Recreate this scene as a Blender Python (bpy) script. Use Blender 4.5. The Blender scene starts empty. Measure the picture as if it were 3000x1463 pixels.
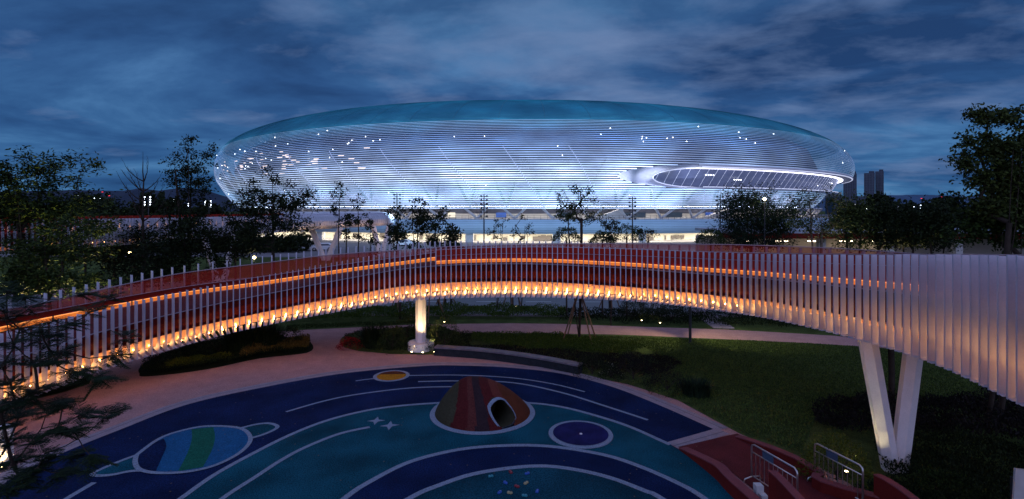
import bpy, math, random
import numpy as np
from mathutils import Vector, Matrix
R = math.radians
SC = bpy.context.scene
COL = SC.collection

# ------------------------------------------------------------------ camera
CAM_H, FPX, CX, HOR = 8.0, 1526.0, 1500.0, 615.0      # focal length / horizon in 3000 px picture units
cd = bpy.data.cameras.new('camera'); cam = bpy.data.objects.new('camera', cd); COL.objects.link(cam)
cam.location = (0, 0, CAM_H); cam.rotation_euler = (R(90), 0, 0)
cd.sensor_width = 36; cd.lens = FPX / 3000 * 36
cd.shift_y = -(731.5 - HOR) / 3000.0
cd.clip_start = .1; cd.clip_end = 20000
SC.camera = cam

# ------------------------------------------------------------------ world (dusk sky)
W = bpy.data.worlds.new('World'); SC.world = W; W.use_nodes = True
nt = W.node_tree; nt.nodes.clear(); N = nt.nodes.new; L = nt.links.new
def ramp(tree, stops, fac):
    r = tree.nodes.new('ShaderNodeValToRGB'); e = r.color_ramp.elements
    while len(e) < len(stops): e.new(.5)
    for k, (p, c) in enumerate(stops):
        e[k].position = p; e[k].color = (*c, 1) if len(c) == 3 else c
    tree.links.new(fac, r.inputs[0]); return r.outputs[0]
def mth(tree, op, a, b=None, c=None, clamp=False):
    m = tree.nodes.new('ShaderNodeMath'); m.operation = op; m.use_clamp = clamp
    for k, v in enumerate((a, b, c)):
        if v is None: continue
        if isinstance(v, (int, float)): m.inputs[k].default_value = v
        else: tree.links.new(v, m.inputs[k])
    return m.outputs[0]
def mixc(tree, fac, a, b, mode='MIX'):
    m = tree.nodes.new('ShaderNodeMix'); m.data_type = 'RGBA'; m.blend_type = mode
    for k, v in ((0, fac), (6, a), (7, b)):
        if isinstance(v, (int, float)): m.inputs[k].default_value = v
        elif isinstance(v, tuple): m.inputs[k].default_value = (*v, 1)
        else: tree.links.new(v, m.inputs[k])
    return m.outputs[2]
out = N('ShaderNodeOutputWorld'); bg = N('ShaderNodeBackground'); tc = N('ShaderNodeTexCoord')
sep = N('ShaderNodeSeparateXYZ'); L(tc.outputs['Generated'], sep.inputs[0])
zc = mth(nt, 'MAXIMUM', sep.outputs[2], 0.0)
base = ramp(nt, [(0, (.028, .118, .29)), (.08, (.027, .114, .3)), (.22, (.025, .1, .28)), (.38, (.023, .086, .235)), (.52, (.13, .19, .4)), (1, (.18, .25, .52))], zc)  # upper stops, above the view, brightened as added fill
backg = ramp(nt, [(.0, (0, 0, 0)), (.45, (1, 1, 1))], mth(nt, 'MULTIPLY', sep.outputs[1], -1.0))
base = mixc(nt, backg, base, (.42, .54, 1.06))   # added fill: sky brightened behind the viewer
den = mth(nt, 'ADD', zc, .16)
cmb = N('ShaderNodeCombineXYZ')
L(mth(nt, 'DIVIDE', sep.outputs[0], den), cmb.inputs[0]); L(mth(nt, 'DIVIDE', sep.outputs[1], den), cmb.inputs[1])
mp = N('ShaderNodeMapping'); L(cmb.outputs[0], mp.inputs[0]); mp.inputs['Scale'].default_value = (1.0, 1.35, 1); mp.inputs['Rotation'].default_value = (0, 0, R(24)); mp.inputs['Location'].default_value = (3.1, 1.7, 0)
n1 = N('ShaderNodeTexNoise'); L(mp.outputs[0], n1.inputs['Vector']); n1.inputs['Scale'].default_value = .75; n1.inputs['Detail'].default_value = 9; n1.inputs['Roughness'].default_value = .58; n1.inputs['Distortion'].default_value = .35
n2 = N('ShaderNodeTexNoise'); L(mp.outputs[0], n2.inputs['Vector']); n2.inputs['Scale'].default_value = 1.75; n2.inputs['Detail'].default_value = 10; n2.inputs['Roughness'].default_value = .56; n2.inputs['Distortion'].default_value = .2
dark = ramp(nt, [(.36, (.3, .45, .56)), (.46, (.75, .82, .87)), (.54, (1.3, 1.18, 1.1)), (.66, (2.9, 2.05, 1.6))], n1.outputs[0])
c1 = mixc(nt, 1.0, base, dark, 'MULTIPLY')
c1 = mixc(nt, .12, c1, (.075, .1, .15))
# the broken brighter cloud above the roof
vd = N('ShaderNodeVectorMath'); vd.operation = 'DISTANCE'; L(tc.outputs['Generated'], vd.inputs[0])
vd.inputs[1].default_value = Vector((.19, 1, .25)).normalized()
near = ramp(nt, [(.0, (1, 1, 1)), (.07, (.8, .8, .8)), (.16, (.5, .5, .5)), (.42, (.42, .42, .42)), (.8, (.0, .0, .0))], vd.outputs['Value'])
wis = ramp(nt, [(.6, (0, 0, 0)), (.9, (1, 1, 1))], mth(nt, 'ADD', n2.outputs[0], mth(nt, 'MULTIPLY', near, .32)))
wf = mth(nt, 'MULTIPLY', wis, .85, clamp=True)
c2 = mixc(nt, wf, c1, (.15, .23, .42))
sky = N('ShaderNodeTexSky'); sky.sky_type = 'NISHITA'; sky.sun_disc = False; sky.sun_elevation = R(-4); sky.sun_rotation = R(200)
sk = mixc(nt, 1.0, sky.outputs[0], (.02, .02, .02), 'MULTIPLY')
c3 = mixc(nt, 1.0, c2, sk, 'ADD')
L(c3, bg.inputs[0]); bg.inputs[1].default_value = 1.0; L(bg.outputs[0], out.inputs[0])

SC.view_settings.view_transform = 'Standard'; SC.view_settings.look = 'None'
SC.view_settings.exposure = 0; SC.view_settings.gamma = 1; SC.view_settings.use_curve_mapping = False
SC.render.engine = 'CYCLES'
cy = SC.cycles; cy.use_denoising = True; cy.max_bounces = 6; cy.diffuse_bounces = 3; cy.glossy_bounces = 3
cy.transparent_max_bounces = 12; cy.use_adaptive_sampling = True; cy.adaptive_threshold = .02
cy.sample_clamp_indirect = 4; cy.caustics_reflective = False; cy.caustics_refractive = False

# ------------------------------------------------------------------ helpers
def P(x, y, Y):
    "picture point at depth Y -> world"
    return Vector(((x - CX) * Y / FPX, Y, CAM_H - (y - HOR) * Y / FPX))
def G(x, y, z=0.0):
    "picture point on the ground (height z) -> world XY"
    Y = (CAM_H - z) * FPX / (y - HOR)
    return ((x - CX) * Y / FPX, Y)
def tag(o, label=None, cat=None, group=None, kind=None):
    if label: o['label'] = label
    if cat: o['category'] = cat
    if group: o['group'] = group
    if kind: o['kind'] = kind
    return o
def empty(name, loc, label=None, cat=None, group=None):
    o = bpy.data.objects.new(name, None); COL.objects.link(o); o.location = loc; o.empty_display_size = .3
    return tag(o, label, cat, group)
def link_mesh(name, me, m, parent=None):
    o = bpy.data.objects.new(name, me); COL.objects.link(o)
    if m is not None and not me.materials: me.materials.append(m)
    if parent is not None: o.parent = parent
    return o
def each(boxes, name, m, parent, world=False):
    for args in boxes:
        q = MB(); getattr(q, args[0])(*args[1:]); o = q.build(name, m, parent)
        if world: keep(o, parent)
class MB:
    def __init__(s): s.v = []; s.f = []; s.mi = []
    def add(s, vs, fs, mi=0):
        b = len(s.v); s.v.extend(vs); s.f.extend([tuple(i + b for i in f) for f in fs]); s.mi.extend([mi] * len(fs)); return s
    def box(s, c, d, rz=0, rx=0, ry=0, mi=0):
        M = Matrix.Translation(c) @ Matrix.Rotation(rz, 4, 'Z') @ Matrix.Rotation(ry, 4, 'Y') @ Matrix.Rotation(rx, 4, 'X')
        vs = [tuple(M @ Vector((x * d[0] / 2, y * d[1] / 2, z * d[2] / 2))) for x in (-1, 1) for y in (-1, 1) for z in (-1, 1)]
        return s.add(vs, [(0, 1, 3, 2), (4, 6, 7, 5), (0, 4, 5, 1), (2, 3, 7, 6), (0, 2, 6, 4), (1, 5, 7, 3)], mi)
    def bar(s, a, b, w, h=None, mi=0):
        a, b = Vector(a), Vector(b); h = h or w; d = b - a; l = d.length
        if l < 1e-6: return s
        q = d.to_track_quat('Y', 'Z').to_matrix().to_4x4(); M = Matrix.Translation((a + b) / 2) @ q
        vs = [tuple(M @ Vector((x * w / 2, y * l / 2, z * h / 2))) for x in (-1, 1) for y in (-1, 1) for z in (-1, 1)]
        return s.add(vs, [(0, 1, 3, 2), (4, 6, 7, 5), (0, 4, 5, 1), (2, 3, 7, 6), (0, 2, 6, 4), (1, 5, 7, 3)], mi)
    def tube(s, pts, rad, n=8, cap=True, mi=0, rot=0):
        pts = [Vector(p) for p in pts]
        if isinstance(rad, (int, float)): rad = [rad] * len(pts)
        vs = []; fs = []; up = Vector((0, 0, 1)); prev = None
        for i, p in enumerate(pts):
            d = (pts[min(i + 1, len(pts) - 1)] - pts[max(i - 1, 0)]).normalized()
            if prev is None:
                x = d.cross(up if abs(d.z) < .95 else Vector((0, 1, 0))).normalized()
            else: x = (prev - d * prev.dot(d)).normalized()
            prev = x; y = d.cross(x)
            for k in range(n):
                a = 2 * math.pi * k / n + rot; vs.append(tuple(p + (x * math.cos(a) + y * math.sin(a)) * rad[i]))
        for i in range(len(pts) - 1):
            for k in range(n):
                a, b = i * n + k, i * n + (k + 1) % n; fs.append((a, b, b + n, a + n))
        if cap: fs.append(tuple(range(n))[::-1]); fs.append(tuple(range((len(pts) - 1) * n, len(pts) * n)))
        return s.add(vs, fs, mi)
    def lathe(s, prof, c, n=24, mi=0):
        vs = []; fs = []
        for r, z in prof:
            for k in range(n):
                a = 2 * math.pi * k / n; vs.append((c[0] + r * math.cos(a), c[1] + r * math.sin(a), c[2] + z))
        for i in range(len(prof) - 1):
            for k in range(n):
                a, b = i * n + k, i * n + (k + 1) % n; fs.append((a, b, b + n, a + n))
        fs.append(tuple(range(n))[::-1]); fs.append(tuple(range((len(prof) - 1) * n, len(prof) * n)))
        return s.add(vs, fs, mi)
    def build(s, name, m, parent=None, smooth=False, origin=None):
        o = origin or (0, 0, 0)
        me = bpy.data.meshes.new(name)
        me.from_pydata([(v[0] - o[0], v[1] - o[1], v[2] - o[2]) for v in s.v] if origin else s.v, [], s.f)
        ms = m if isinstance(m, (list, tuple)) else [m]
        for q in ms: me.materials.append(q)
        if len(ms) > 1: me.polygons.foreach_set('material_index', s.mi)
        if smooth: me.polygons.foreach_set('use_smooth', [True] * len(s.f))
        me.update(); ob = link_mesh(name, me, None, parent)
        if origin: ob.location = origin
        return ob
def keep(o, parent):
    "parent o to an empty while its mesh stays in world coordinates"
    o.parent = parent; o.location = Vector(o.location) - Vector(parent.location); return o
def tri_poly(pts, z, name, m, parent=None, thick=None):
    from mathutils.geometry import tessellate_polygon
    v = [Vector((p[0], p[1], 0)) for p in pts]
    t = tessellate_polygon([v]); me = bpy.data.meshes.new(name); fs = []
    for f in t:
        a, b, c = (v[i] for i in f)
        fs.append(tuple(f) if (b - a).cross(c - a).z > 0 else tuple(f)[::-1])
    me.from_pydata([(p[0], p[1], z) for p in pts], [], fs); me.update()
    return link_mesh(name, me, m, parent)
def crom(pts, n=8, closed=False):
    pts = [np.array(p, float) for p in pts]; o = []; m = len(pts)
    rng = range(m if closed else m - 1)
    for i in rng:
        if closed: p0, p1, p2, p3 = pts[(i - 1) % m], pts[i], pts[(i + 1) % m], pts[(i + 2) % m]
        else: p0, p1, p2, p3 = pts[max(i - 1, 0)], pts[i], pts[i + 1], pts[min(i + 2, m - 1)]
        for k in range(n):
            t = k / n
            o.append(.5 * ((2 * p1) + (-p0 + p2) * t + (2 * p0 - 5 * p1 + 4 * p2 - p3) * t * t + (-p0 + 3 * p1 - 3 * p2 + p3) * t ** 3))
    if not closed: o.append(pts[-1])
    return o
def ribbon(pts, w, z, name, m, parent=None, closed=False):
    pts = [np.array(p[:2], float) for p in pts]; k = len(pts); vs = []; fs = []
    for i, p in enumerate(pts):
        a = pts[(i - 1) % k] if closed else pts[max(i - 1, 0)]; b = pts[(i + 1) % k] if closed else pts[min(i + 1, k - 1)]
        d = b - a; d /= np.linalg.norm(d); nrm = np.array((-d[1], d[0])) * w / 2
        vs += [(*(p + nrm), z), (*(p - nrm), z)]
    for i in range(k if closed else k - 1):
        j = (i + 1) % k; fs.append((2 * i, 2 * i + 1, 2 * j + 1, 2 * j))
    me = bpy.data.meshes.new(name); me.from_pydata(vs, [], fs); me.update()
    return link_mesh(name, me, m, parent)

# ------------------------------------------------------------------ materials
DULL = ('rubber', 'grass', 'land', 'render', 'coping', 'stone', 'bark', 'timber', 'paving', 'roof_panel', 'planting')
def mat(name, col, rough=.7, var=.0, scale=3.0, bump=0.0, bscale=40, metal=0, spec=.5, emit=None, es=0, fine=0.0):
    m = bpy.data.materials.new(name); m.use_nodes = True; t = m.node_tree; b = t.nodes['Principled BSDF']
    b.inputs['Roughness'].default_value = rough; b.inputs['Metallic'].default_value = metal
    if any(w_ in name for w_ in DULL): spec = .04
    b.inputs['Specular IOR Level'].default_value = spec; b.inputs['Base Color'].default_value = (*col, 1)
    g = t.nodes.new('ShaderNodeTexCoord')
    if var or fine:
        n = t.nodes.new('ShaderNodeTexNoise'); n.inputs['Scale'].default_value = scale; n.inputs['Detail'].default_value = 6
        t.links.new(g.outputs['Object'], n.inputs['Vector'])
        f = ramp(t, [(.3, (1 - var,) * 3), (.7, (1 + var,) * 3)], n.outputs[0])
        c = mixc(t, 1.0, col, f, 'MULTIPLY')
        if fine:
            n3 = t.nodes.new('ShaderNodeTexNoise'); n3.inputs['Scale'].default_value = 28; n3.inputs['Detail'].default_value = 2
            t.links.new(g.outputs['Object'], n3.inputs['Vector'])
            c = mixc(t, 1.0, c, ramp(t, [(.35, (1 - fine,) * 3), (.65, (1 + fine,) * 3)], n3.outputs[0]), 'MULTIPLY')
        t.links.new(c, b.inputs['Base Color'])
    if bump:
        n = t.nodes.new('ShaderNodeTexNoise'); n.inputs['Scale'].default_value = bscale; n.inputs['Detail'].default_value = 4
        t.links.new(g.outputs['Object'], n.inputs['Vector'])
        u = t.nodes.new('ShaderNodeBump'); u.inputs['Strength'].default_value = bump; u.inputs['Distance'].default_value = .05
        t.links.new(n.outputs[0], u.inputs['Height']); t.links.new(u.outputs[0], b.inputs['Normal'])
    if emit: b.inputs['Emission Color'].default_value = (*emit, 1); b.inputs['Emission Strength'].default_value = es
    return m
def glow(name, col, s, sampled=True):
    m = bpy.data.materials.new(name); m.use_nodes = True; t = m.node_tree; t.nodes.clear()
    e = t.nodes.new('ShaderNodeEmission'); e.inputs[0].default_value = (*col, 1); e.inputs[1].default_value = s
    o = t.nodes.new('ShaderNodeOutputMaterial'); t.links.new(e.outputs[0], o.inputs[0])
    if not sampled: m.cycles.emission_sampling = 'NONE'
    return m
def leafmat(name, col, var=.5):
    m = mat(name, col, rough=.6, spec=.08); t = m.node_tree; b = t.nodes['Principled BSDF']
    gi = t.nodes.new('ShaderNodeNewGeometry')
    f = ramp(t, [(0, tuple(c * (1 - var) for c in col)), (.6, col), (1, (col[0] * (1 + var * 1.2), col[1] * (1 + var), col[2]))], gi.outputs['Random Per Island'])
    t.links.new(f, b.inputs['Base Color'])
    return m
M = {}
M['grass'] = mat('lawn_grass', (.06, .082, .024), .9, var=.35, scale=1.2, bump=.6, bscale=35, fine=.45)
M['land'] = mat('dark_land', (.014, .018, .008), .95, var=.4, scale=.05)
M['plaza'] = mat('granular_paving', (.39, .215, .2), .85, var=.1, scale=1.5, bump=.15, bscale=60, fine=.22)
M['kerb'] = mat('stone_edging', (.29, .235, .26), .8, var=.12, fine=.15)
M['kerbline'] = mat('dark_joint', (.1, .08, .09), .8)
M['asphalt'] = mat('asphalt', (.09, .1, .11), .6, var=.15, fine=.15, scale=.6)
M['white'] = mat('road_paint', (.65, .66, .66), .7)
M['navy'] = mat('navy_rubber', (.0055, .014, .052), .8, var=.38, scale=.6, fine=.55, spec=.25)
M['teal'] = mat('teal_rubber', (.006, .06, .086), .8, var=.4, scale=.5, fine=.5, spec=.25)
M['teal2'] = mat('dark_teal_rubber', (.006, .046, .068), .8, var=.35, scale=.5, fine=.5, spec=.25)
M['line'] = mat('pale_rubber_line', (.205, .24, .3), .8, var=.06, fine=.25)
M['blue'] = mat('blue_rubber', (.013, .085, .19), .8, var=.12, fine=.3)
M['green'] = mat('green_rubber', (.01, .095, .06), .8, var=.12, fine=.3)
M['yellow'] = mat('ochre_rubber', (.36, .15, .012), .8, var=.12, fine=.3)
M['orange'] = mat('rust_rubber', (.1, .028, .014), .8, var=.12, fine=.3)
M['violet'] = mat('indigo_rubber', (.014, .014, .07), .75, var=.35, scale=1.6, fine=.3)
M['rubberred'] = mat('red_rubber_deck', (.1, .02, .022), .7, var=.2, scale=1.5, fine=.3)
M['redwall'] = mat('red_render', (.14, .018, .014), .7, var=.1, fine=.1)
M['redtop'] = mat('pale_red_coping', (.2, .06, .065), .7, var=.1, fine=.1)
M['fin'] = mat('silver_lilac_paint', (.52, .52, .6), .5, var=.05, scale=2, metal=.15, fine=.03)
_t = M['fin'].node_tree; _b = _t.nodes['Principled BSDF']; _src = _b.inputs['Base Color'].links[0].from_socket
_oi = _t.nodes.new('ShaderNodeObjectInfo'); _t.links.new(mixc(_t, 1.0, _src, ramp(_t, [(0, (.84, .84, .86)), (1, (1.1, 1.09, 1.06))], _oi.outputs['Random']), 'MULTIPLY'), _b.inputs['Base Color'])
M['redmetal'] = mat('red_painted_metal', (.36, .022, .012), .5, var=.06, spec=.12)
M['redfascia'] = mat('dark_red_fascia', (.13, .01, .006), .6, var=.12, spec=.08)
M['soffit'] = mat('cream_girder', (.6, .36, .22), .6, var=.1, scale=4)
M['railline'] = mat('pale_metal_trim', (.4, .3, .34), .4, metal=.3)
M['white_col'] = mat('white_column_paint', (.72, .66, .66), .55, var=.05, fine=.04)
M['concrete'] = mat('pale_concrete', (.5, .49, .48), .8, var=.1)
M['darkstone'] = mat('dark_stone', (.025, .027, .033), .6, var=.2, fine=.2)
M['granite'] = mat('pink_granite', (.14, .11, .125), .5, var=.35, scale=2.2, fine=.15)
M['steel'] = mat('stainless_tube', (.6, .57, .55), .28, metal=.9)
M['plate'] = mat('blue_steel_plate', (.05, .08, .13), .5)
M['darkmetal'] = mat('dark_metal', (.02, .022, .027), .5)
M['bark'] = mat('bark', (.05, .038, .03), .9, var=.3, bump=.4)
M['bark2'] = mat('pale_bark', (.16, .12, .08), .9, var=.3)
M['wood'] = mat('stake_timber', (.2, .12, .08), .85, var=.3)
M['leafA'] = leafmat('leaf_dark', (.014, .022, .008))
M['leafB'] = leafmat('leaf_mid', (.024, .042, .01))
M['leafC'] = leafmat('leaf_fern', (.035, .055, .014))
M['leafD'] = leafmat('leaf_bluegreen', (.015, .028, .016))
M['leafH'] = leafmat('leaf_hedge', (.05, .085, .015))
M['leafF'] = leafmat('leaf_front', (.016, .028, .012))
M['leafH2'] = leafmat('leaf_lawn', (.07, .105, .028), .6)
M['leafE'] = leafmat('leaf_deep', (.04, .056, .015))
M['leafR'] = leafmat('leaf_red', (.3, .012, .016))
M['leafG'] = leafmat('leaf_gold', (.12, .075, .018))
M['leafY'] = leafmat('leaf_lime', (.07, .085, .01))
M['leafP'] = leafmat('leaf_purple', (.016, .013, .013))
M['leafT'] = leafmat('leaf_dull', (.016, .023, .011))
M['leafS'] = leafmat('leaf_shrub', (.034, .046, .018))
M['petal'] = leafmat('petal_white', (.55, .55, .45))
M['glass'] = mat('dark_glass', (.03, .05, .08), .12)
M['carpaint'] = mat('white_car_paint', (.7, .72, .75), .25)
M['tyre'] = mat('tyre_rubber', (.015, .015, .015), .8)
ORANGE = (1.0, .36, .085)
M['led'] = glow('led_bar', (1.0, .46, .13), 50)
M['ledband'] = glow('led_rail', (1.0, .24, .045), .72)
M['ledcore'] = glow('led_line', (1.0, .34, .09), 1.5)
M['warm'] = glow('warm_lamp', (1, .75, .35), 22)
M['cool'] = glow('cool_lamp', (.75, .85, 1), 9, False)
M['amber'] = glow('amber_lamp', (1, .5, .1), 5, False)
M['redlamp'] = glow('red_lamp', (1, .05, .08), 2, False)
# perforated red mesh: lets part of what is behind show
m = mat('perforated_red_mesh', (.44, .026, .014), .6, spec=.1); t = m.node_tree
tr = t.nodes.new('ShaderNodeBsdfTransparent'); mx = t.nodes.new('ShaderNodeMixShader'); mx.inputs[0].default_value = .42
b = t.nodes['Principled BSDF']; o_ = t.nodes['Material Output']
t.links.new(b.outputs[0], mx.inputs[1]); t.links.new(tr.outputs[0], mx.inputs[2]); t.links.new(mx.outputs[0], o_.inputs[0])
M['mesh'] = m

# ------------------------------------------------------------------ ground
def structure(o): o['kind'] = 'structure'; return o
g = MB()
xs = [-6000, -1500, -400, -120, -40, 0, 40, 120, 400, 1500, 6000]; ys = [-300, -30, 0, 30, 60, 120, 400, 1500, 7000]
for i in range(len(xs) - 1):
    for j in range(len(ys) - 1):
        g.add([(xs[i], ys[j], 0), (xs[i + 1], ys[j], 0), (xs[i + 1], ys[j + 1], 0), (xs[i], ys[j + 1], 0)], [(0, 1, 2, 3)])
structure(g.build('ground', M['grass']))

RIM = [(-500, 1900), (-260, 1640), (0, 1416), (170, 1330), (342, 1260), (537, 1187), (750, 1138), (1000, 1094), (1238, 1072), (1370, 1071), (1500, 1077), (1646, 1094), (1793, 1131), (1939, 1187), (2110, 1262)]
rim = [G(*p) for p in RIM]
rimc = crom(rim, 6)
# plaza paving and back path: one sheet
UP = [(-700, 1330), (0, 1197), (30, 1189), (195, 1148), (262, 1125), (275, 1095), (400, 1040), (560, 1000), (734, 977), (900, 967), (1230, 951), (1500, 948), (1650, 950), (1900, 959), (2120, 966), (2250, 973), (2450, 985), (2640, 1003), (3300, 1062)]
structure(tri_poly([G(*p) for p in UP] + [(33, 12), (33, -6), (-40, -6), (-40, 13)], .010, 'plaza_paving', M['plaza']))
LAWN = [(995, 1005), (1010, 985), (1080, 968), (1200, 960), (1290, 958), (1325, 970), (1349, 979), (1392, 976), (1650, 979), (1820, 982), (2000, 990), (2250, 1001), (2518, 1016), (2800, 1040), (3300, 1085)]
LAWN2 = [(2560, 1463), (2450, 1396), (2360, 1352), (2250, 1307), (2166, 1272), (1988, 1175), (1842, 1128), (1710, 1101), (1600, 1076), (1450, 1056), (1280, 1041), (1150, 1039), (1050, 1030), (1010, 1020)]
lawn = crom([G(*p) for p in LAWN], 4)[:-1] + [G(3300, 1085), (33, 12), (33, -6), (14.5, -6), (12.5, 9)] + [G(*p) for p in LAWN2]
structure(tri_poly([tuple(p) for p in lawn], .022, 'lawn', M['grass']))
# planted island on the left
ISL = [(408, 1095), (430, 1105), (600, 1085), (760, 1052), (900, 1035), (915, 1010), (880, 995), (800, 985), (700, 985), (560, 1010), (450, 1050), (410, 1078)]
structure(tri_poly([tuple(p) for p in crom([G(*p) for p in ISL], 4, True)], .022, 'planting_bed', M['land']))
structure(tri_poly([G(*p) for p in [(-300, 1215), (30, 1186), (195, 1146), (262, 1122), (262, 1090), (150, 1090), (-300, 1160)]], .026, 'verge', M['land']))
# road behind
structure(tri_poly([(-70, 40.5), (80, 38.0), (80, 47.0), (-70, 48.5)], .012, 'road', M['asphalt']))
kb = MB()
for a, b2, dz in (((-70, 48.6), (80, 47.1), .12), ((-70, 40.4), (80, 37.9), .12)):
    kb.bar((*a, .06), (*b2, .06), .25, .12)
kb.build('road_kerb', M['kerb'])['kind'] = 'structure'
dm = MB()
for k in range(-9, 14):
    x = k * 4.3 + 1.2; y = 45.3 - (x + 70) / 150 * 1.6 + .6
    dm.add([(x, y, .018), (x + 2.2, y - .023, .018), (x + 2.2, y + .1, .018), (x, y + .123, .018)], [(0, 1, 2, 3)])
structure(dm.build('road_marking', M['white']))
# wide forecourt in front of the stadium
structure(tri_poly([(-160, 88), (-60, 88), (80, 86), (170, 100), (170, 260), (-160, 260)], .014, 'forecourt', mat('forecourt_paving', (.2, .19, .2), .8, var=.15, scale=.2)))
structure(tri_poly([(-75, 50), (-8, 49), (-14, 88), (-75, 88)], .010, 'far_lawn', M['grass']))
structure(tri_poly([(-47, 52), (-33, 40), (-24, 42), (-19, 55), (-30, 62)], .016, 'far_path', M['plaza']))

# ------------------------------------------------------------------ playground surface with painted bands
pg = structure(tri_poly([tuple(p) for p in rimc] + [G(1963, 1304), G(2051, 1357), G(2110, 1411), G(2165, 1466), G(2330, 1700), (6, 4), (-22, 4)], .030, 'playground_surface', M['navy']))
edge = [tuple(p) for p in rimc]
# double kerb line around the rim, returning along the ramp's mouth
rim_in = [np.array(p) for p in edge]
tail = [np.array(G(2110, 1262)), np.array(G(1963, 1304))]
ribbon(rim_in, .34, .034, 'painted_edge', M['kerb'], pg); ribbon(tail, .3, .0345, 'painted_edge', M['kerb'], pg)
cen = np.mean(rim_in, axis=0)
def offs(pts, d):
    o = []
    for i, p in enumerate(pts):
        a, b = pts[max(i - 1, 0)], pts[min(i + 1, len(pts) - 1)]; t = b - a; t = t / np.linalg.norm(t); o.append(p + np.array((-t[1], t[0])) * d)
    return o
ribbon(offs(rim_in, .28), .24, .034, 'painted_edge', M['kerb'], pg); ribbon(offs(tail, .28), .26, .0345, 'painted_edge', M['kerb'], pg)
ribbon(offs(rim_in, .165), .03, .038, 'painted_edge', M['kerbline'], pg); ribbon(offs(tail, .165), .03, .0385, 'painted_edge', M['kerbline'], pg)
def gl(pts, n=6): return [tuple(p) for p in crom([G(*q) for q in pts], n)]
Cl = [(250, 1700), (390, 1570), (537, 1460), (634, 1392), (750, 1328), (848, 1279), (945, 1240), (1043, 1213), (1140, 1196), (1267, 1185), (1400, 1180), (1549, 1184), (1646, 1196), (1744, 1221), (1842, 1253), (1939, 1296), (1963, 1307)]
Dl = [(760, 1750), (880, 1580), (1016, 1460), (1092, 1411), (1189, 1362), (1287, 1333), (1384, 1316), (1500, 1309), (1598, 1311), (1695, 1323), (1793, 1343), (1890, 1377), (1988, 1421), (2056, 1460), (2200, 1570)]
Fl = [(900, 1750), (1070, 1550), (1209, 1460), (1287, 1426), (1384, 1394), (1500, 1375), (1598, 1370), (1695, 1382), (1793, 1406), (1890, 1443), (1929, 1460), (2080, 1560)]
tri_poly(gl(Cl) + [G(2051, 1357), G(2110, 1411), G(2165, 1466), G(2330, 1700)], .034, 'painted_band', M['teal'], pg)
tri_poly(gl(Dl), .038, 'painted_band', M['navy'], pg)
tri_poly(gl(Fl), .042, 'painted_band', M['teal2'], pg)
for pts, w, z in ((Cl, .17, .046), (Dl, .19, .046), (Fl, .19, .046),
                  ([(838, 1210), (950, 1178), (1050, 1158), (1200, 1140), (1330, 1136), (1400, 1137)], .13, .042),
                  ([(1197, 1103), (1350, 1102), (1500, 1110), (1620, 1128), (1713, 1151)], .12, .042),
                  ([(1225, 1121), (1350, 1119), (1500, 1124), (1640, 1152), (1770, 1192), (1898, 1234)], .14, .042),
                  ([(1042, 1119), (1070, 1115), (1097, 1112)], .12, .042),
                  ([(1083, 1255), (994, 1275), (896, 1314), (823, 1353), (750, 1401), (659, 1460), (560, 1540)], .16, .046),
                  ([(276, 1418), (235, 1442), (195, 1466), (120, 1515)], .17, .042)):
    ribbon(gl(pts), w, z, 'painted_line', M['line'], pg)
def disc(c, r, z, name, m, n=40, sy=1): return tri_poly([(c[0] + r * math.cos(2 * math.pi * k / n), c[1] + sy * r * math.sin(2 * math.pi * k / n)) for k in range(n)], z, name, m, pg)
yc = G(1147, 1104); disc(yc, .86, .046, 'painted_planet', M['line']); o = disc(yc, .69, .050, 'painted_planet', M['yellow'])
tri_poly([(yc[0] + .69 * math.cos(a), yc[1] + .69 * math.sin(a)) for a in np.linspace(.35, math.pi - .25, 20)], .054, 'painted_stripe', M['orange'], pg)
def star(x, y, s, rot, sy=1):
    c = G(x, y); pts = []
    for k in range(8):
        a = rot + k * math.pi / 4; r = s if k % 2 == 0 else s * .34; pts.append((c[0] + r * math.cos(a), c[1] + r * math.sin(a) * sy))
    tri_poly(pts, .040, 'painted_star', M['line'], pg)
star(1102, 1236, .34, .1, 1.15); star(1142, 1250, .36, .15, 1.15)
# ringed planet, flat painted
BODY = [(400, 1338), (468, 1289), (537, 1265), (610, 1253), (703, 1259), (734, 1289), (707, 1328), (634, 1367), (551, 1387), (463, 1391), (410, 1381), (396, 1360)]
EARL = [(420, 1330), (360, 1352), (300, 1377), (271, 1392), (285, 1398), (330, 1395), (380, 1385), (430, 1382)]
EARR = [(690, 1262), (750, 1247), (789, 1244), (813, 1253), (799, 1265), (765, 1279), (725, 1290)]
bod = gl(BODY + [BODY[0]], 5)[:-1]
for e in (EARL, EARR):
    ee = gl(e, 5); tri_poly(ee, .040, 'painted_ring', M['teal'], pg); ribbon(ee, .14, .044, 'painted_line', M['line'], pg)
tri_poly(bod, .048, 'painted_planet', M['blue'], pg)
def inside_band(x0fn, x1fn, m, nm='painted_stripe'):
    pass
cb = np.mean(np.array(bod), axis=0)
tri_poly(gl([(480, 1290), (487, 1313), (470, 1355), (456, 1388)], 4) + gl([(456, 1388), (410, 1378), (400, 1360), (404, 1338), (440, 1308), (480, 1290)], 4)[1:-1], .052, 'painted_stripe', M['navy'], pg)
tri_poly(gl([(561, 1262), (562, 1290), (550, 1330), (522, 1386)], 4) + gl([(595, 1373), (622, 1320), (630, 1285), (625, 1256)], 4), .052, 'painted_stripe', M['green'], pg)
ribbon(bod, .14, .056, 'painted_line', M['line'], pg, closed=True)

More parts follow.
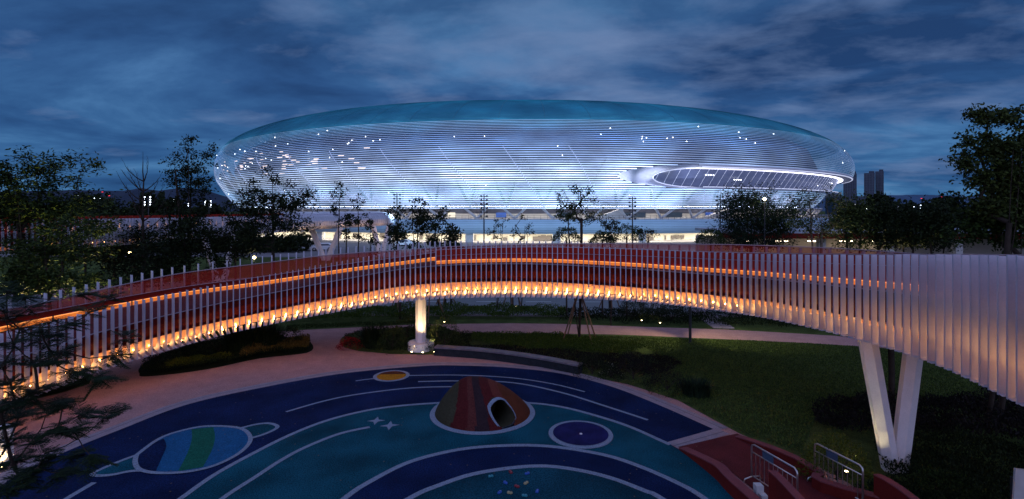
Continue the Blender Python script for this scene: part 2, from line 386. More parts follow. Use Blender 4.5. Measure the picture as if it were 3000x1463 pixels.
# sunken crater bowl
cc = G(1701, 1276)
crater = empty('play_crater', (cc[0], cc[1], .045), 'round indigo crater bowl with pale rim and white dot, right of the tunnel mound', 'play crater')
cm = MB(); cm.lathe([(1.14, 0), (1.13, .03), (.98, .035), (.97, .005)], (0, 0, 0), 48)
rm = cm.build('rim', M['line'], crater, smooth=False)
bm_ = MB(); n = 48
prof = [(.975, .012), (.8, .009), (.5, .006), (.2, .004), (.02, .003)]
vs = [(r * math.cos(2 * math.pi * k / n), r * math.sin(2 * math.pi * k / n), z + .03) for r, z in prof for k in range(n)]
fs = [(i * n + k, i * n + (k + 1) % n, (i + 1) * n + (k + 1) % n, (i + 1) * n + k) for i in range(len(prof) - 1) for k in range(n)]
bm_.add(vs, fs); bm_.build('bowl', M['violet'], crater, smooth=True)
dd = MB(); dd.lathe([(.05, 0), (.05, .02), (.03, .03)], (0, -.08, .038), 16); dd.build('centre_dot', M['white_col'], crater)

# tunnel mound
mc = (-1.15, 20.46)
mound = empty('play_mound', (mc[0], mc[1], .05), 'striped rust and brown rubber hump with a round tunnel mouth', 'play mound')
rb_ = MB(); rb_.lathe([(2.06, 0), (2.05, .02), (1.84, .03), (1.84, .0)], (0, 0, 0), 56); rb_.build('base_ring', M['line'], mound)
stripes = [M['yellow'], M['orange'], mat('maroon_rubber', (.07, .012, .012), .8, var=.1, fine=.3), mat('brown_rubber', (.085, .023, .02), .8, var=.1, fine=.3), mat('dark_plum_rubber', (.03, .017, .02), .8, var=.1, fine=.3), mat('brick_rubber', (.12, .03, .022), .8, var=.1, fine=.3), mat('olive_rubber', (.045, .04, .024), .8, var=.1, fine=.3)]
TD = Vector((.62, -.785, 0)).normalized(); TS = Vector((-TD.y, TD.x, 0)); TC = Vector((.62, -1.0, .42)); TR = .44
def mh(x, y):
    px, py = -.5, .25
    r = math.hypot(x, y) / 1.86
    if r >= 1: return 0
    # skewed bump: ray from the peak
    dx, dy = x - px, y - py; d = math.hypot(dx, dy)
    if d < 1e-6: k = 0
    else:
        ux, uy = dx / d, dy / d; bq = px * ux + py * uy; cq = px * px + py * py - 1.86 ** 2
        k = d / (-bq + math.sqrt(bq * bq - cq))
    return 1.26 * math.cos(math.pi * k / 2) ** .8
hm = MB(); NR, NA = 44, 128; vs = []; fs = []; mi = []
vs.append((-.5, .25, mh(-.5, .25) + .03))
for i in range(1, NR + 1):
    for k in range(NA):
        a = 2 * math.pi * k / NA; ex, ey = 1.86 * math.cos(a), 1.86 * math.sin(a); q = (i / NR)
        x, y = -.5 + (ex + .5) * q, .25 + (ey - .25) * q; vs.append((x, y, mh(x, y) + .03))
def smi(x, y, z):
    hn = z / 1.35; u = (x + .5) / (1 - .5 * hn) - .5 - .28 * hn * (1 - hn) * 2 + .12 * y
    return 6 if u < -1.32 else 2 if u < -.75 else 3 if u < -.4 else 4 if u < .12 else 2 if u < .7 else 1 if u > 1.15 else 5
def inhole(x, y, z):
    d = Vector((x, y, z)) - TC; s = d.dot(TD); l = math.hypot(d.dot(TS), d.z)
    return l < TR and s > -.6
for i in range(NR):
    for k in range(NA):
        k2 = (k + 1) % NA
        f = (0, 1 + k, 1 + k2) if i == 0 else (1 + (i - 1) * NA + k, 1 + i * NA + k, 1 + i * NA + k2, 1 + (i - 1) * NA + k2)
        c = np.mean([vs[j] for j in f], axis=0)
        if inhole(*c): continue
        fs.append(f); mi.append(smi(*c))
hm.v = vs; hm.f = fs; hm.mi = mi
hm.build('hump', stripes, mound, smooth=True)
# tunnel tube + rim collar
tm = MB(); nn = 32; fr = TC + TD * .3
def ringpts(c, r): return [tuple(c + TS * r * math.cos(2 * math.pi * k / nn) + Vector((0, 0, 1)) * r * math.sin(2 * math.pi * k / nn)) for k in range(nn)]
def mouth(r):   # collar follows the slope: lean the ring with height
    o = []
    for k in range(nn):
        a = 2 * math.pi * k / nn; p = TC + TS * r * math.cos(a) + Vector((0, 0, 1)) * r * math.sin(a)
        s = .0
        while s < 1.6 and mh(p.x + TD.x * s, p.y + TD.y * s) + .03 > p.z: s += .02
        o.append(p + TD * (min(s, .5) + .02))
    return o
mo = mouth(TR * 1.0); mi_ = mouth(TR * 1.13)
for k in range(nn):
    if mo[k].z < .03: mo[k].z = .03
    if mi_[k].z < .02: mi_[k].z = .02
inn = [TC + TS * TR * math.cos(2 * math.pi * k / nn) + Vector((0, 0, TR * math.sin(2 * math.pi * k / nn))) - TD * .7 for k in range(nn)]
tm.add([tuple(p) for p in mo] + [tuple(p) for p in inn], [(k, k + nn, (k + 1) % nn + nn, (k + 1) % nn) for k in range(nn)] + [tuple(range(nn, 2 * nn))])
tm.build('tunnel', stripes[6], mound, smooth=True)
cl_ = MB(); cl_.add([tuple(p + TD * .03) for p in mo] + [tuple(p + TD * .02) for p in mi_] + [tuple(p - TD * .12) for p in mi_], [(k, (k + 1) % nn, (k + 1) % nn + nn, k + nn) for k in range(nn)] + [(k + nn, (k + 1) % nn + nn, (k + 1) % nn + 2 * nn, k + 2 * nn) for k in range(nn)])
cl_.build('mouth_rim', M['line'], mound, smooth=True)

rngl = np.random.default_rng(12); cl0 = np.stack([rngl.uniform(-15, 12, 260), rngl.uniform(11, 29, 260), np.full(260, .062)], 1)
LVq, LFq = leaf_flat = (np.concatenate([np.stack([cl0 + np.stack([np.cos(a_) * .028, np.sin(a_) * .028, 0 * a_], 1) for a_ in (rngl.uniform(0, 1, 260) + k_ * 1.57,)][:1], 1) for k_ in range(4)], axis=1).reshape(-1, 3), np.arange(1040).reshape(-1, 4))
tag(structure(MB().add([tuple(v_) for v_ in LVq], [tuple(int(i_) for i_ in f_) for f_ in LFq]).build('fallen_leaves', mat('dry_leaf', (.12, .08, .04), .9))), 'dry fallen leaves scattered over playground and path', 'leaves', kind='stuff')
# climbing holds
hc = {'teal': mat('teal_resin', (.015, .2, .24), .5), 'red': mat('red_resin', (.22, .012, .022), .5), 'blue': mat('blue_resin', (.012, .08, .36), .5), 'cream': mat('cream_resin', (.34, .28, .14), .5)}
HO = [(1438, 1402, 'teal', 'leftmost teal climbing hold in the dark teal circle'), (1497, 1389, 'red', 'upper red climbing hold, nearest the pale arc'), (1544, 1393, 'blue', 'blue climbing hold right of the upper red one'),
      (1480, 1421, 'blue', 'blue climbing hold below and right of the leftmost teal one'), (1542, 1422, 'cream', 'upper cream climbing hold below the right blue one'), (1515, 1431, 'red', 'lower red climbing hold between cream holds'),
      (1463, 1449, 'blue', 'blue climbing hold at lower left of the cluster'), (1493, 1451, 'cream', 'lower cream climbing hold beside the lower left blue one'), (1575, 1446, 'blue', 'rightmost blue climbing hold of the cluster'), (1537, 1458, 'teal', 'teal climbing hold at the bottom edge of the picture')]
for i, (x, y, c, lb) in enumerate(HO):
    p = G(x, y); h = empty('climbing_hold', (p[0], p[1], .046), f'small {lb}', 'climbing hold', 'climbing holds on the playground'); h.rotation_euler.z = i * 1.7
    q = MB()
    for k, (dx, dy, r) in enumerate(((-.035, 0, .05), (.035, .02, .045))):
        q.lathe([(r, 0), (r * 1.05, .02), (r * .8, .045), (r * .45, .05), (r * .35, .03)], (dx, dy, 0), 14)
    q.build('grip', hc[c], h, smooth=True)
    each([('lathe', [(.012, .02), (.012, .04), (.006, .045)], (sx_ * .035, .01 + sx_ * .01, 0), 8) for sx_ in (-1, 1)], 'bolt', M['steel'], h)

# bench wall
bn = gl([(1276, 1040), (1400, 1049), (1500, 1061), (1600, 1077), (1700, 1097)], 6)
bench = empty('bench_wall', (*bn[0], 0), 'low curved dark stone seat wall with a pale granite top, beside the playground', 'bench wall')
def wall_sweep(pts, w, h0, h1, name, m, parent, z0=0.0, side=0):
    a = [np.array(p[:2], float) for p in pts]; nn_ = len(a); v = []; f = []
    for i, p in enumerate(a):
        t = a[min(i + 1, nn_ - 1)] - a[max(i - 1, 0)]; t /= np.linalg.norm(t); nr = np.array((-t[1], t[0])) * w / 2; q = i / (nn_ - 1)
        zt = (h0(q) if callable(h0) else h0); zb = (h1(q) if callable(h1) else h1)
        for s, z in ((1, zb), (-1, zb), (-1, zt), (1, zt)): v.append((*(p + nr * s), z))
    for i in range(nn_ - 1):
        for k in range(4): f.append((4 * i + k, 4 * i + (k + 1) % 4, 4 * i + 4 + (k + 1) % 4, 4 * i + 4 + k))
    f += [(3, 2, 1, 0), tuple(4 * (nn_ - 1) + k for k in range(4))]
    ob = MB().add(v, f).build(name, m); return keep(ob, parent)
wall_sweep(bn, .42, .42, 0.0, 'wall', M['darkstone'], bench)
wall_sweep(bn, .52, .50, .422, 'coping', M['granite'], bench)

# ------------------------------------------------------------------ ramp with red side walls
rampp = [G(1985, 1313), G(2160, 1273), G(2253, 1322), G(2362, 1384), G(2480, 1463), (15.3, 9.2), (12, 6.0), (6, 5.2), G(2240, 1463), G(2150, 1392), G(2063, 1342)]
structure(tri_poly(rampp, .036, 'ramp_surface', M['rubberred']))
w1 = [G(2000, 1320), G(2036, 1347), G(2075, 1378), G(2115, 1413), G(2158, 1459), (6.75, 11.4), (6.9, 9.0)]
e = empty('ramp_wall', (*w1[0], 0), 'curved red low wall between teal playground surface and ramp, rising from nothing', 'low wall')
w1c = [tuple(p) for p in crom(w1, 5)]
wall_sweep(w1c, .26, lambda q: .06 + .34 * min(1, q * 2.2), .0, 'wall', M['redwall'], e); wall_sweep(w1c, .30, lambda q: .10 + .34 * min(1, q * 2.2), lambda q: .064 + .34 * min(1, q * 2.2), 'coping', M['redtop'], e)
w2 = [G(2160, 1284), G(2253, 1326), G(2335, 1374), G(2400, 1416), G(2470, 1463), (14.6, 10.6), (14.2, 8)]
e = empty('ramp_wall', (*w2[0], 0), 'curved red low wall along the lawn side of the ramp, behind both barriers', 'low wall')
w2c = [tuple(p) for p in crom(w2, 5)]
wall_sweep(w2c, .2, lambda q: .05 + .27 * min(1, q * 3), .0, 'wall', M['redwall'], e); wall_sweep(w2c, .24, lambda q: .09 + .27 * min(1, q * 3), lambda q: .054 + .27 * min(1, q * 3), 'coping', M['redtop'], e)
# tall pointed end panel in the ramp's middle and its neighbour at the column
def panel(pts, label):
    # pts: world top points; hangs to the ground
    e = empty('ramp_panel', (pts[0][0], pts[0][1], 0), label, 'wall panel')
    a = [Vector(p) for p in pts]; v = []; f = []
    t = (a[-1] - a[0]); t.z = 0; t.normalize(); nr = Vector((-t.y, t.x, 0)) * .09
    for p in a:
        for s in (1, -1): v += [tuple(p + nr * s), (p.x + nr.x * s, p.y + nr.y * s, 0)]
    for i in range(len(a) - 1):
        b = 4 * i; f += [(b, b + 1, b + 5, b + 4), (b + 2, b + 6, b + 7, b + 3)]
    f += [(0, 2, 3, 1), (len(v) - 4, len(v) - 3, len(v) - 1, len(v) - 2)]
    keep(MB().add(v, f).build('wall', M['redwall']), e)
    v = []; f = []
    for p in a:
        for s in (1, -1): v += [tuple(p + nr * s * 1.15 + Vector((0, 0, .035))), tuple(p + nr * s * 1.15 + Vector((0, 0, .003)))]
    for i in range(len(a) - 1):
        b = 4 * i; f += [(b, b + 2, b + 6, b + 4), (b, b + 4, b + 5, b + 1), (b + 2, b + 3, b + 7, b + 6)]
    f += [(0, 1, 3, 2)]
    keep(MB().add(v, f).build('coping', M['redtop']), e)
panel([P(2262, 1382, 13.2), P(2285, 1402, 12.9), P(2312, 1430, 12.4), P(2345, 1466, 11.9), P(2400, 1540, 11)], 'pointed red wall panel in front of the left barrier')
panel([P(2569, 1393, 14.0), P(2600, 1408, 13.7), P(2640, 1434, 13.3), P(2690, 1472, 12.8), P(2760, 1530, 12)], 'red wall panel at the foot of the V-shaped column')
e = empty('white_board', (12.6, 12.9, 0), 'pale blue-white board standing at the right edge of the picture', 'board')
v = [P(2966, 1372, 12.2), P(3120, 1395, 12.0)]
q = MB(); q.bar((v[0].x, v[0].y, 1.0), (v[1].x, v[1].y, .95), .06, 1.9); keep(q.build('board_panel', M['concrete']), e)
q = MB(); q.bar((v[0].x + .08, v[0].y + .08, 0), (v[0].x + .08, v[0].y + .08, 1.7), .06); keep(q.build('post', M['darkmetal']), e)
e = empty('stub_post', (*G(2222, 1463), 0), 'pair of pale blocky stub posts at the bottom end of the low red wall', 'post')
q = MB(); q.box((*G(2222, 1480), .28), (.2, .2, .56)); keep(q.build('post', M['concrete']), e); q = MB(); q.box((*G(2236, 1490), .19), (.17, .17, .38)); keep(q.build('post', M['concrete']), e)

def barrier(a, b, label, nb=9):
    a = Vector((*a, .04)); b = Vector((*b, .04)); h = 1.08
    e = empty('crowd_barrier', a, label, 'barrier', 'steel barriers on the ramp')
    def pt(t, z): q_ = a.lerp(b, t); return Vector((q_.x, q_.y, a.z + z))
    q = MB(); fr = [pt(0, .12), pt(0, h - .14), pt(.012, h - .05), pt(.06, h), pt(.94, h), pt(.988, h - .05), pt(1, h - .14), pt(1, .12)]
    q.tube(fr, .026, 8); q.tube([pt(0, .14), pt(1, .14)], .018, 6); q.tube([pt(0, h - .24), pt(1, h - .24)], .018, 6); keep(q.build('frame', M['steel'], smooth=True), e)
    for k in range(1, nb + 1):
        q = MB(); q.tube([pt(k / (nb + 1), .14), pt(k / (nb + 1), h - .24)], .011, 6); keep(q.build('bar', M['steel']), e)
    d = (b - a).normalized(); nr = Vector((-d.y, d.x, 0))
    for t in (.02, .98):
        c = pt(t, 0); q = MB(); q.tube([c + nr * .32 + Vector((0, 0, .0)), c + nr * .27 + Vector((0, 0, .09)), c + Vector((0, 0, .13)), c - nr * .27 + Vector((0, 0, .09)), c - nr * .32], .02, 6); keep(q.build('foot', M['steel'], smooth=True), e)
    q = MB(); q.bar(pt(.26, h - .12), pt(.5, h - .12), .012, .2); keep(q.build('name_plate', M['plate']), e)
barrier(G(2202, 1411), G(2336, 1500), 'left steel crowd barrier with a blue name plate, behind the pointed red panel')
barrier(G(2387, 1408), G(2528, 1490), 'right steel crowd barrier with a dark name plate, in front of the lit shrub')

# ------------------------------------------------------------------ the curved footbridge
ST = [ # picture x, fin top y, fin bottom y, depth
 (-400, 1116, 1400, 14.0), (-190, 1027, 1270, 16.3), (-60, 990, 1212, 17.8), (102, 956, 1160, 19.4), (300, 904, 1084, 21.9), (540, 852, 1012, 24.6), (731, 815, 963, 26.4), (1013, 763, 909, 27.6), (1228, 728, 879, 27.4),
 (1524, 717, 871, 26.8), (1806, 726, 880, 25.6), (1978, 735, 895, 24.1), (2121, 741, 913, 22.5), (2264, 745, 936, 20.3), (2489, 747, 988, 15.8), (2728, 746, 1061, 12.1), (2967, 749, 1170, 9.1), (3200, 755, 1290, 7.4), (3600, 770, 1500, 5.6)]
cp = []
for x, yt, yb, Y in ST: cp.append(((x - CX) * Y / FPX, Y, CAM_H - (yt - HOR) * Y / FPX, CAM_H - (yb - HOR) * Y / FPX, x))
cv = np.array(crom(cp, 40))
for _ in range(60):   # fair the curve
    cv[1:-1] = cv[1:-1] * .5 + (cv[:-2] + cv[2:]) * .25
sl = np.concatenate(([0], np.cumsum(np.hypot(np.diff(cv[:, 0]), np.diff(cv[:, 1])))))
TOT = sl[-1]
def CV(s): return np.array([np.interp(s, sl, cv[:, k]) for k in range(5)])
def frame(s):
    a, b = CV(max(s - .4, 0)), CV(min(s + .4, TOT)); t = (b - a)[:2]; t /= np.linalg.norm(t); return t, np.array((-t[1], t[0]))   # tangent, inward normal (away from camera)
WD = 5.0
FT = [(-100, 3.9), (300, 4.05), (540, 4.7), (760, 5.22), (900, 5.55), (1037, 5.76), (1228, 6.08), (1524, 6.28), (1800, 6.42), (2264, 6.7), (3600, 7.2)]
def ftop(px): return float(np.interp(px, [a for a, _ in FT], [b for _, b in FT]))
bridge = empty('footbridge', (0, 26, 0), 'curved elevated footbridge with silver fins, red parapet and orange light strips', 'footbridge')
def at(s, u, z):
    c = CV(s); _, n_ = frame(s); return (c[0] + n_[0] * u, c[1] + n_[1] * u, z)
SS = np.linspace(0, TOT, 170)
def zd(s): return CV(s)[2] - 1.0
def zf(s): return zd(s) - .12
def sweep(name, m, prof, s0=0, s1=None, closed=True, n=None, kind=None):
    s1 = s1 or TOT; ss = np.linspace(s0, s1, n or max(4, int((s1 - s0) / .33))); v = []; f = []
    k0 = len(prof(ss[0]))
    for s in ss: v += [at(s, u, z) for u, z in prof(s)]
    for i in range(len(ss) - 1):
        for k in range(k0 if closed else k0 - 1): f.append((i * k0 + k, (i + 1) * k0 + k, (i + 1) * k0 + (k + 1) % k0, i * k0 + (k + 1) % k0))
    if closed: f += [tuple(range(k0)), tuple(range((len(ss) - 1) * k0, len(ss) * k0))[::-1]]
    return keep(MB().add(v, f).build(name, m), bridge)
box = lambda u0, u1, z0, z1: [(u0, z0), (u0, z1), (u1, z1), (u1, z0)]
sweep('deck', M['rubberred'], lambda s: [(.16, zd(s) - .08), (.16, zd(s)), (WD - .1, zf(s)), (WD - .1, zf(s) - .08)])
sweep('edge_trim', M['railline'], lambda s: box(.11, .155, zd(s) - .015, zd(s) + .02))
sweep('fascia', M['redfascia'], lambda s: [(.12, zd(s) - .065), (.15, zd(s) - .085), (.60, zd(s) - .92), (.5, zd(s) - .92), (.3, zd(s) - .68), (.15, zd(s) - .35)])
sweep('light_shield_ledge', M['redfascia'], lambda s: box(.36, .60, zd(s) - .945, zd(s) - .922))  # added ledge, keeps the bars' light off the fascia
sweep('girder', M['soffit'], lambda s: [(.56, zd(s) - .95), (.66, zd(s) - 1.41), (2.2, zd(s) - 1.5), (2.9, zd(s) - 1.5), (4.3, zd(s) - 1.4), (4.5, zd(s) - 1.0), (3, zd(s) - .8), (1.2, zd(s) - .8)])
sweep('fascia', M['redfascia'], lambda s: [(WD - .09, zf(s) - .005), (WD - .06, zf(s) - .4), (4.52, zd(s) - 1.0), (4.6, zd(s) - .6)])
# far parapet
sweep('parapet_mesh', M['mesh'], lambda s: [(WD - .02, zf(s) + .56), (WD + .05, ftop(CV(s)[4]) - .40)], closed=False)
sweep('parapet_base', M['redfascia'], lambda s: box(WD - .12, WD - .04, zf(s) + .28, zf(s) + .53))
sweep('parapet_rail', M['railline'], lambda s: box(WD - .10, WD - .02, zf(s) + .535, zf(s) + .56))
sweep('parapet_rail', M['railline'], lambda s: box(WD - .02, WD + .06, ftop(CV(s)[4]) - .405, ftop(CV(s)[4]) - .37))
S_SPLIT = float(np.interp(1268, cv[:, 4], sl))
sweep('led_rail', M['ledband'], lambda s: box(WD - .16, WD - .11, zf(s) + .05, zf(s) + .26), 0, S_SPLIT + 1)
sweep('led_rail_edge', M['ledcore'], lambda s: box(WD - .20, WD - .165, zf(s) + .235, zf(s) + .262), 0, S_SPLIT + 1)
# inner parapet close to the near edge on the right half
ptop = lambda s: CV(s)[2] - float(np.interp(CV(s)[4], [1268, 1524, 2300], [.22, .2, -.0]))
sweep('inner_parapet', M['redmetal'], lambda s: box(.82, .88, zd(s) + .21, ptop(s)), S_SPLIT, TOT)
sweep('inner_parapet_rail', M['railline'], lambda s: box(.80, .90, ptop(s) + .003, ptop(s) + .03), S_SPLIT, TOT)
sweep('inner_parapet_rail', M['railline'], lambda s: box(.79, .815, ptop(s) - .32, ptop(s) - .30), S_SPLIT, TOT)
sweep('led_rail', M['ledband'], lambda s: box(.80, .86, zd(s) + .03, zd(s) + .2), S_SPLIT, TOT)
sweep('led_rail_edge', M['ledcore'], lambda s: box(.76, .795, zd(s) + .18, zd(s) + .206), S_SPLIT, TOT)
# joints in the light rail
q = MB()
s = .6
while s < TOT:
    u = WD - .21 if s < S_SPLIT else .745
    z = zf(s) if s < S_SPLIT else zd(s)
    a = at(s, u, z + .14); t, _ = frame(s); q = MB(); q.box(a, (.05, .03, .36), math.atan2(t[1], t[0])); s += 1.12
    keep(q.build('rail_joint', M['darkmetal']), bridge)
# fins
SP = .262
stn = []
s = .3
def pxat(s_): c_ = CV(s_); return CX + c_[0] / c_[1] * FPX
while s < TOT - .3:   # the real bridge spaces its fins evenly to the eye: wider bays on the bends
    stn.append(s); want = float(np.interp(pxat(s), [-200, 150, 430, 640, 900, 1130, 1400, 1700, 2000, 2264, 2489, 2728, 2967], [26.5, 26, 22, 18.8, 16.2, 15.2, 14.6, 15.3, 16.5, 18.3, 22.3, 25, 27.5])); s += float(np.clip(want / max(1, abs(pxat(s + .1) - pxat(s)) * 10), .2, .45))
JR = random.Random(8)
def finmesh(q, s, far=False):
    t, n_ = frame(s); c = CV(s); ang = math.atan2(t[1], t[0]) + R(JR.uniform(-1.6, 1.6)); c[2] += JR.uniform(-.012, .012)
    if not far:
        z0, z1 = c[3], c[2]; ctr = at(s, -.02, (z0 + z1) / 2)
        wf_ = float(np.interp(c[4], [0, 700, 1300, 2300], [.29, .25, .2, .165])); q.box(ctr, (.01, wf_, z1 - z0), ang)                        # web
        e1 = at(s, -.1, (z0 + z1) / 2); q.box((e1[0] + t[0] * .018, e1[1] + t[1] * .018, e1[2]), (.042, .006, z1 - z0), ang)    # outer flange
        a = Vector(at(s, -.1, z0 + .02)); b = Vector(at(s, .68, zd(s) - 1.44)); a += Vector((t[0], t[1], 0)) * .08; b += Vector((t[0], t[1], 0)) * .08
        q.bar(a, b, .17, .012)                                      # foot arm
        a2 = Vector(at(s, .09, z0 + .0)); q.add([at(s, -.1, z0 + .001), at(s, .35, z0 + .11), at(s, .35, z0 + .18), at(s, .09, z0 + .5)], [(0, 1, 2, 3)])
    else:
        z1 = ftop(c[4]) - float(np.interp(c[4], [1150, 1500, 1650, 1750], [0, .2, .25, .46])); z0 = zd(s) - 1.5; ctr = at(s, WD + .2, (z0 + z1) / 2)
        q.box(ctr, (.012, .2, z1 - z0), ang); e1 = at(s, WD + .297, (z0 + z1) / 2); q.box((e1[0] + t[0] * .02, e1[1] + t[1] * .02, e1[2]), (.048, .006, z1 - z0), ang)
        e1 = at(s, WD + .103, (z0 + z1) / 2); q.box((e1[0] + t[0] * .025, e1[1] + t[1] * .025, e1[2]), (.05, .006, z1 - z0), ang)
vis = [i for i, s in enumerate(stn) if -40 < CV(s)[4] < 3060]
big = sorted(vis, key=lambda i: CV(stn[i])[1])[:100]
bigset = set(big)
rest = MB()
for i, s in enumerate(stn):
    if i in bigset:
        q = MB(); finmesh(q, s); keep(q.build('fin', M['fin']), bridge)
    else: finmesh(rest, s)
for i, s in enumerate(stn):
    pass
s = .2
while s < TOT * .84: finmesh(rest, s, True); s += .34
o = keep(rest.build('fin', M['fin']), bridge); o['kind'] = 'stuff'
# light bars on every second arm
nl = 0
for i, s in enumerate(stn):
    if i % 2 == 0 and -120 < CV(s)[4] < 3100:
        t, n_ = frame(s); tt = Vector((t[0], t[1], 0)) * .16
        a = Vector(at(s, .28, CV(s)[3] + .20)) + tt; b = Vector(at(s, .62, zd(s) - 1.28)) + tt
        q = MB(); q.bar(a, b, .034, .03); keep(q.build('light_bar', M['led']), bridge); nl += 1
print('light bars', nl, 'fins', len(stn), 'bridge length', TOT)
# supports
def vcol(base, tops, w, label, disc_r=None, name='bridge_column', m=None):
    e = empty(name, base, label, 'bridge column')
    for tp in tops:
        q = MB(); a = Vector(base); b = Vector(tp); a = a + Vector((.42 * w * (1 if b.x > a.x else -1), 0, 0))
        q.tube([a, b], [w * .9, w], 6, rot=.3); keep(q.build('leg', m or M['white_col']), e)
    return e
vcol((11.72, 15.95, 0), [(10.97, 16.35, 5.0), (12.9, 16.5, 5.0)], .275, 'white V-shaped bridge column on the right, rising from dark shrubs')
c0 = (-5.21, 29.8, 0)
e = empty('bridge_column', c0, 'white octagonal bridge column on a round uplit base, beside the round shrubs', 'bridge column')
q = MB(); q.tube([(0, 0, .45), (0, 0, 4.3)], .31, 8, rot=R(22.5)); q.build('shaft', M['white_col'], e)
q = MB(); q.lathe([(.72, 0), (.74, .03), (.74, .42), (.71, .46)], (0, 0, 0), 40); q.build('base', M['white_col'], e)
vcol((11.6, 42.5, 0), [(11.2, 42.5, 4.4), (12.6, 42.5, 4.4)], .35, 'white bridge column foot behind the clipped round shrubs')
e = empty('bridge_column', (-16.0, 16.3, 0), 'white bridge column cut by the left edge of the picture, lit from the ground', 'bridge column')
q = MB(); q.tube([(0, 0, 0), (0, 0, 1.2)], .3, 8); q.build('shaft', M['white_col'], e)

# ground uplights
def uplight(x, y, energy, aim, label, size=R(60), col=(1, .72, .35), z=0.03, Yo=None, vis_=True):
    p = G(x, y); e = empty('ground_uplight', (p[0], p[1], z), label, 'uplight', 'small ground uplights')
    q = MB(); q.lathe([(.07, 0), (.075, .02), (.06, .07), (.055, .08)], (0, 0, 0), 12); q.build('housing', M['darkmetal'], e)
    q = MB(); q.lathe([(.05, .082), (.045, .09)], (0, 0, 0), 12); q.build('lens', M['warm'], e)
    ld = bpy.data.lights.new('lamp', 'SPOT'); ld.energy = energy; ld.color = col; ld.spot_size = size; ld.spot_blend = .5; ld.shadow_soft_size = .04
    lo = bpy.data.objects.new('lamp', ld); COL.objects.link(lo); lo.parent = e; lo.location = (0, 0, .14)
    d = Vector(aim) - Vector((p[0], p[1], z)); lo.rotation_euler = d.to_track_quat('-Z', 'Y').to_euler()
    return e
uplight(1206, 1037, 260, (-5.3, 29.6, 2.6), 'ground uplight left of the three before the round column base', R(46))
uplight(1238, 1039, 420, (-5.2, 29.8, 3.0), 'ground uplight in the middle of the three before the round column base', R(46))
uplight(1273, 1037, 220, (-4.6, 29.6, 1.6), 'ground uplight right of the three, beside the bench wall end', R(60))
uplight(2480, 1392, 110, (11.45, 16.1, 2.4), 'ground uplight hidden in the shrub behind the right barrier', R(75), (1, .86, .4))
uplight(38, 1355, 40, (-16.0, 16.5, .8), 'right ground uplight of the pair by the left edge', R(80))
uplight(5, 1378, 40, (-16.0, 16.4, .8), 'left ground uplight of the pair by the left edge', R(80))
uplight(1934, 951, 40, (9.3, 36.5, 1.2), 'ground uplight in front of the clipped round shrubs', R(90), (1, .8, .35))
uplight(1880, 944, 22, (8.9, 37.5, 1), 'ground uplight left of the clipped round shrubs', R(90), (1, .8, .35))
uplight(1302, 948, 8, (-4.5, 37.5, 1.2), 'ground uplight by the path behind the round shrub', R(90), (1, .85, .3))
uplight(1510, 901, 12, (.4, 43.5, 1.2), 'ground uplight in the hedge beside the staked tree', R(90), (1, .9, .3))

# ------------------------------------------------------------------ plants
def tubes_from_edges(nodes, par, rad, nside=5):
    P_ = np.array(nodes); idx = np.array([i for i, p in enumerate(par) if p >= 0]); pa = np.array([par[i] for i in idx]); rad = np.array(rad)
    A, B = P_[pa], P_[idx]; d = B - A; ln = np.linalg.norm(d, axis=1, keepdims=True); ln[ln < 1e-6] = 1e-6; d = d / ln
    up = np.where(np.abs(d[:, 2:3]) < .9, np.array([[0, 0, 1.]]), np.array([[1., 0, 0]])); x = np.cross(d, up); x /= np.linalg.norm(x, axis=1, keepdims=True); y = np.cross(d, x)
    ra, rb = np.minimum(rad[pa], rad[idx] * 1.5), rad[idx]
    V = []
    for Q, r in ((A, ra), (B, rb)):
        for k in range(nside):
            a = 2 * math.pi * k / nside; V.append(Q + (x * math.cos(a) + y * math.sin(a)) * r[:, None])
    V = np.stack(V, axis=1).reshape(-1, 3); n_ = len(idx); F = []
    base_ = np.arange(n_) * nside * 2
    for k in range(nside):
        k2 = (k + 1) % nside; F.append(np.stack([base_ + k, base_ + k2, base_ + nside + k2, base_ + nside + k], axis=1))
    return V, np.concatenate(F)
def np_mesh(name, V, F, m, smooth=False):
    me = bpy.data.meshes.new(name); V = np.asarray(V, np.float32); F = np.asarray(F, np.int32); k = F.shape[1]
    me.vertices.add(len(V)); me.vertices.foreach_set('co', V.ravel()); me.loops.add(F.size); me.loops.foreach_set('vertex_index', F.ravel())
    me.polygons.add(len(F)); me.polygons.foreach_set('loop_start', np.arange(len(F)) * k); me.polygons.foreach_set('loop_total', np.full(len(F), k))
    if smooth: me.polygons.foreach_set('use_smooth', np.ones(len(F), bool))
    me.update(calc_edges=True); me.materials.append(m); return me
def leaf_quads(c, L_, Wd, rng, flat=0.0, droop=0.0, dirs=None):
    n_ = len(c); a = rng.normal(size=(n_, 3)) if dirs is None else dirs + rng.normal(size=(n_, 3)) * .35
    a[:, 2] = a[:, 2] * (1 - flat) - droop; a /= np.linalg.norm(a, axis=1, keepdims=True) + 1e-9
    r = rng.normal(size=(n_, 3)); r[:, 2] += flat * 4; b = np.cross(a, r); b /= np.linalg.norm(b, axis=1, keepdims=True) + 1e-9
    s = rng.uniform(.65, 1.25, (n_, 1)) * L_; w = s * Wd
    V = np.stack([c, c + a * s * .45 + b * w * .5, c + a * s, c + a * s * .45 - b * w * .5], axis=1).reshape(-1, 3)
    return V, np.arange(n_ * 4).reshape(-1, 4)
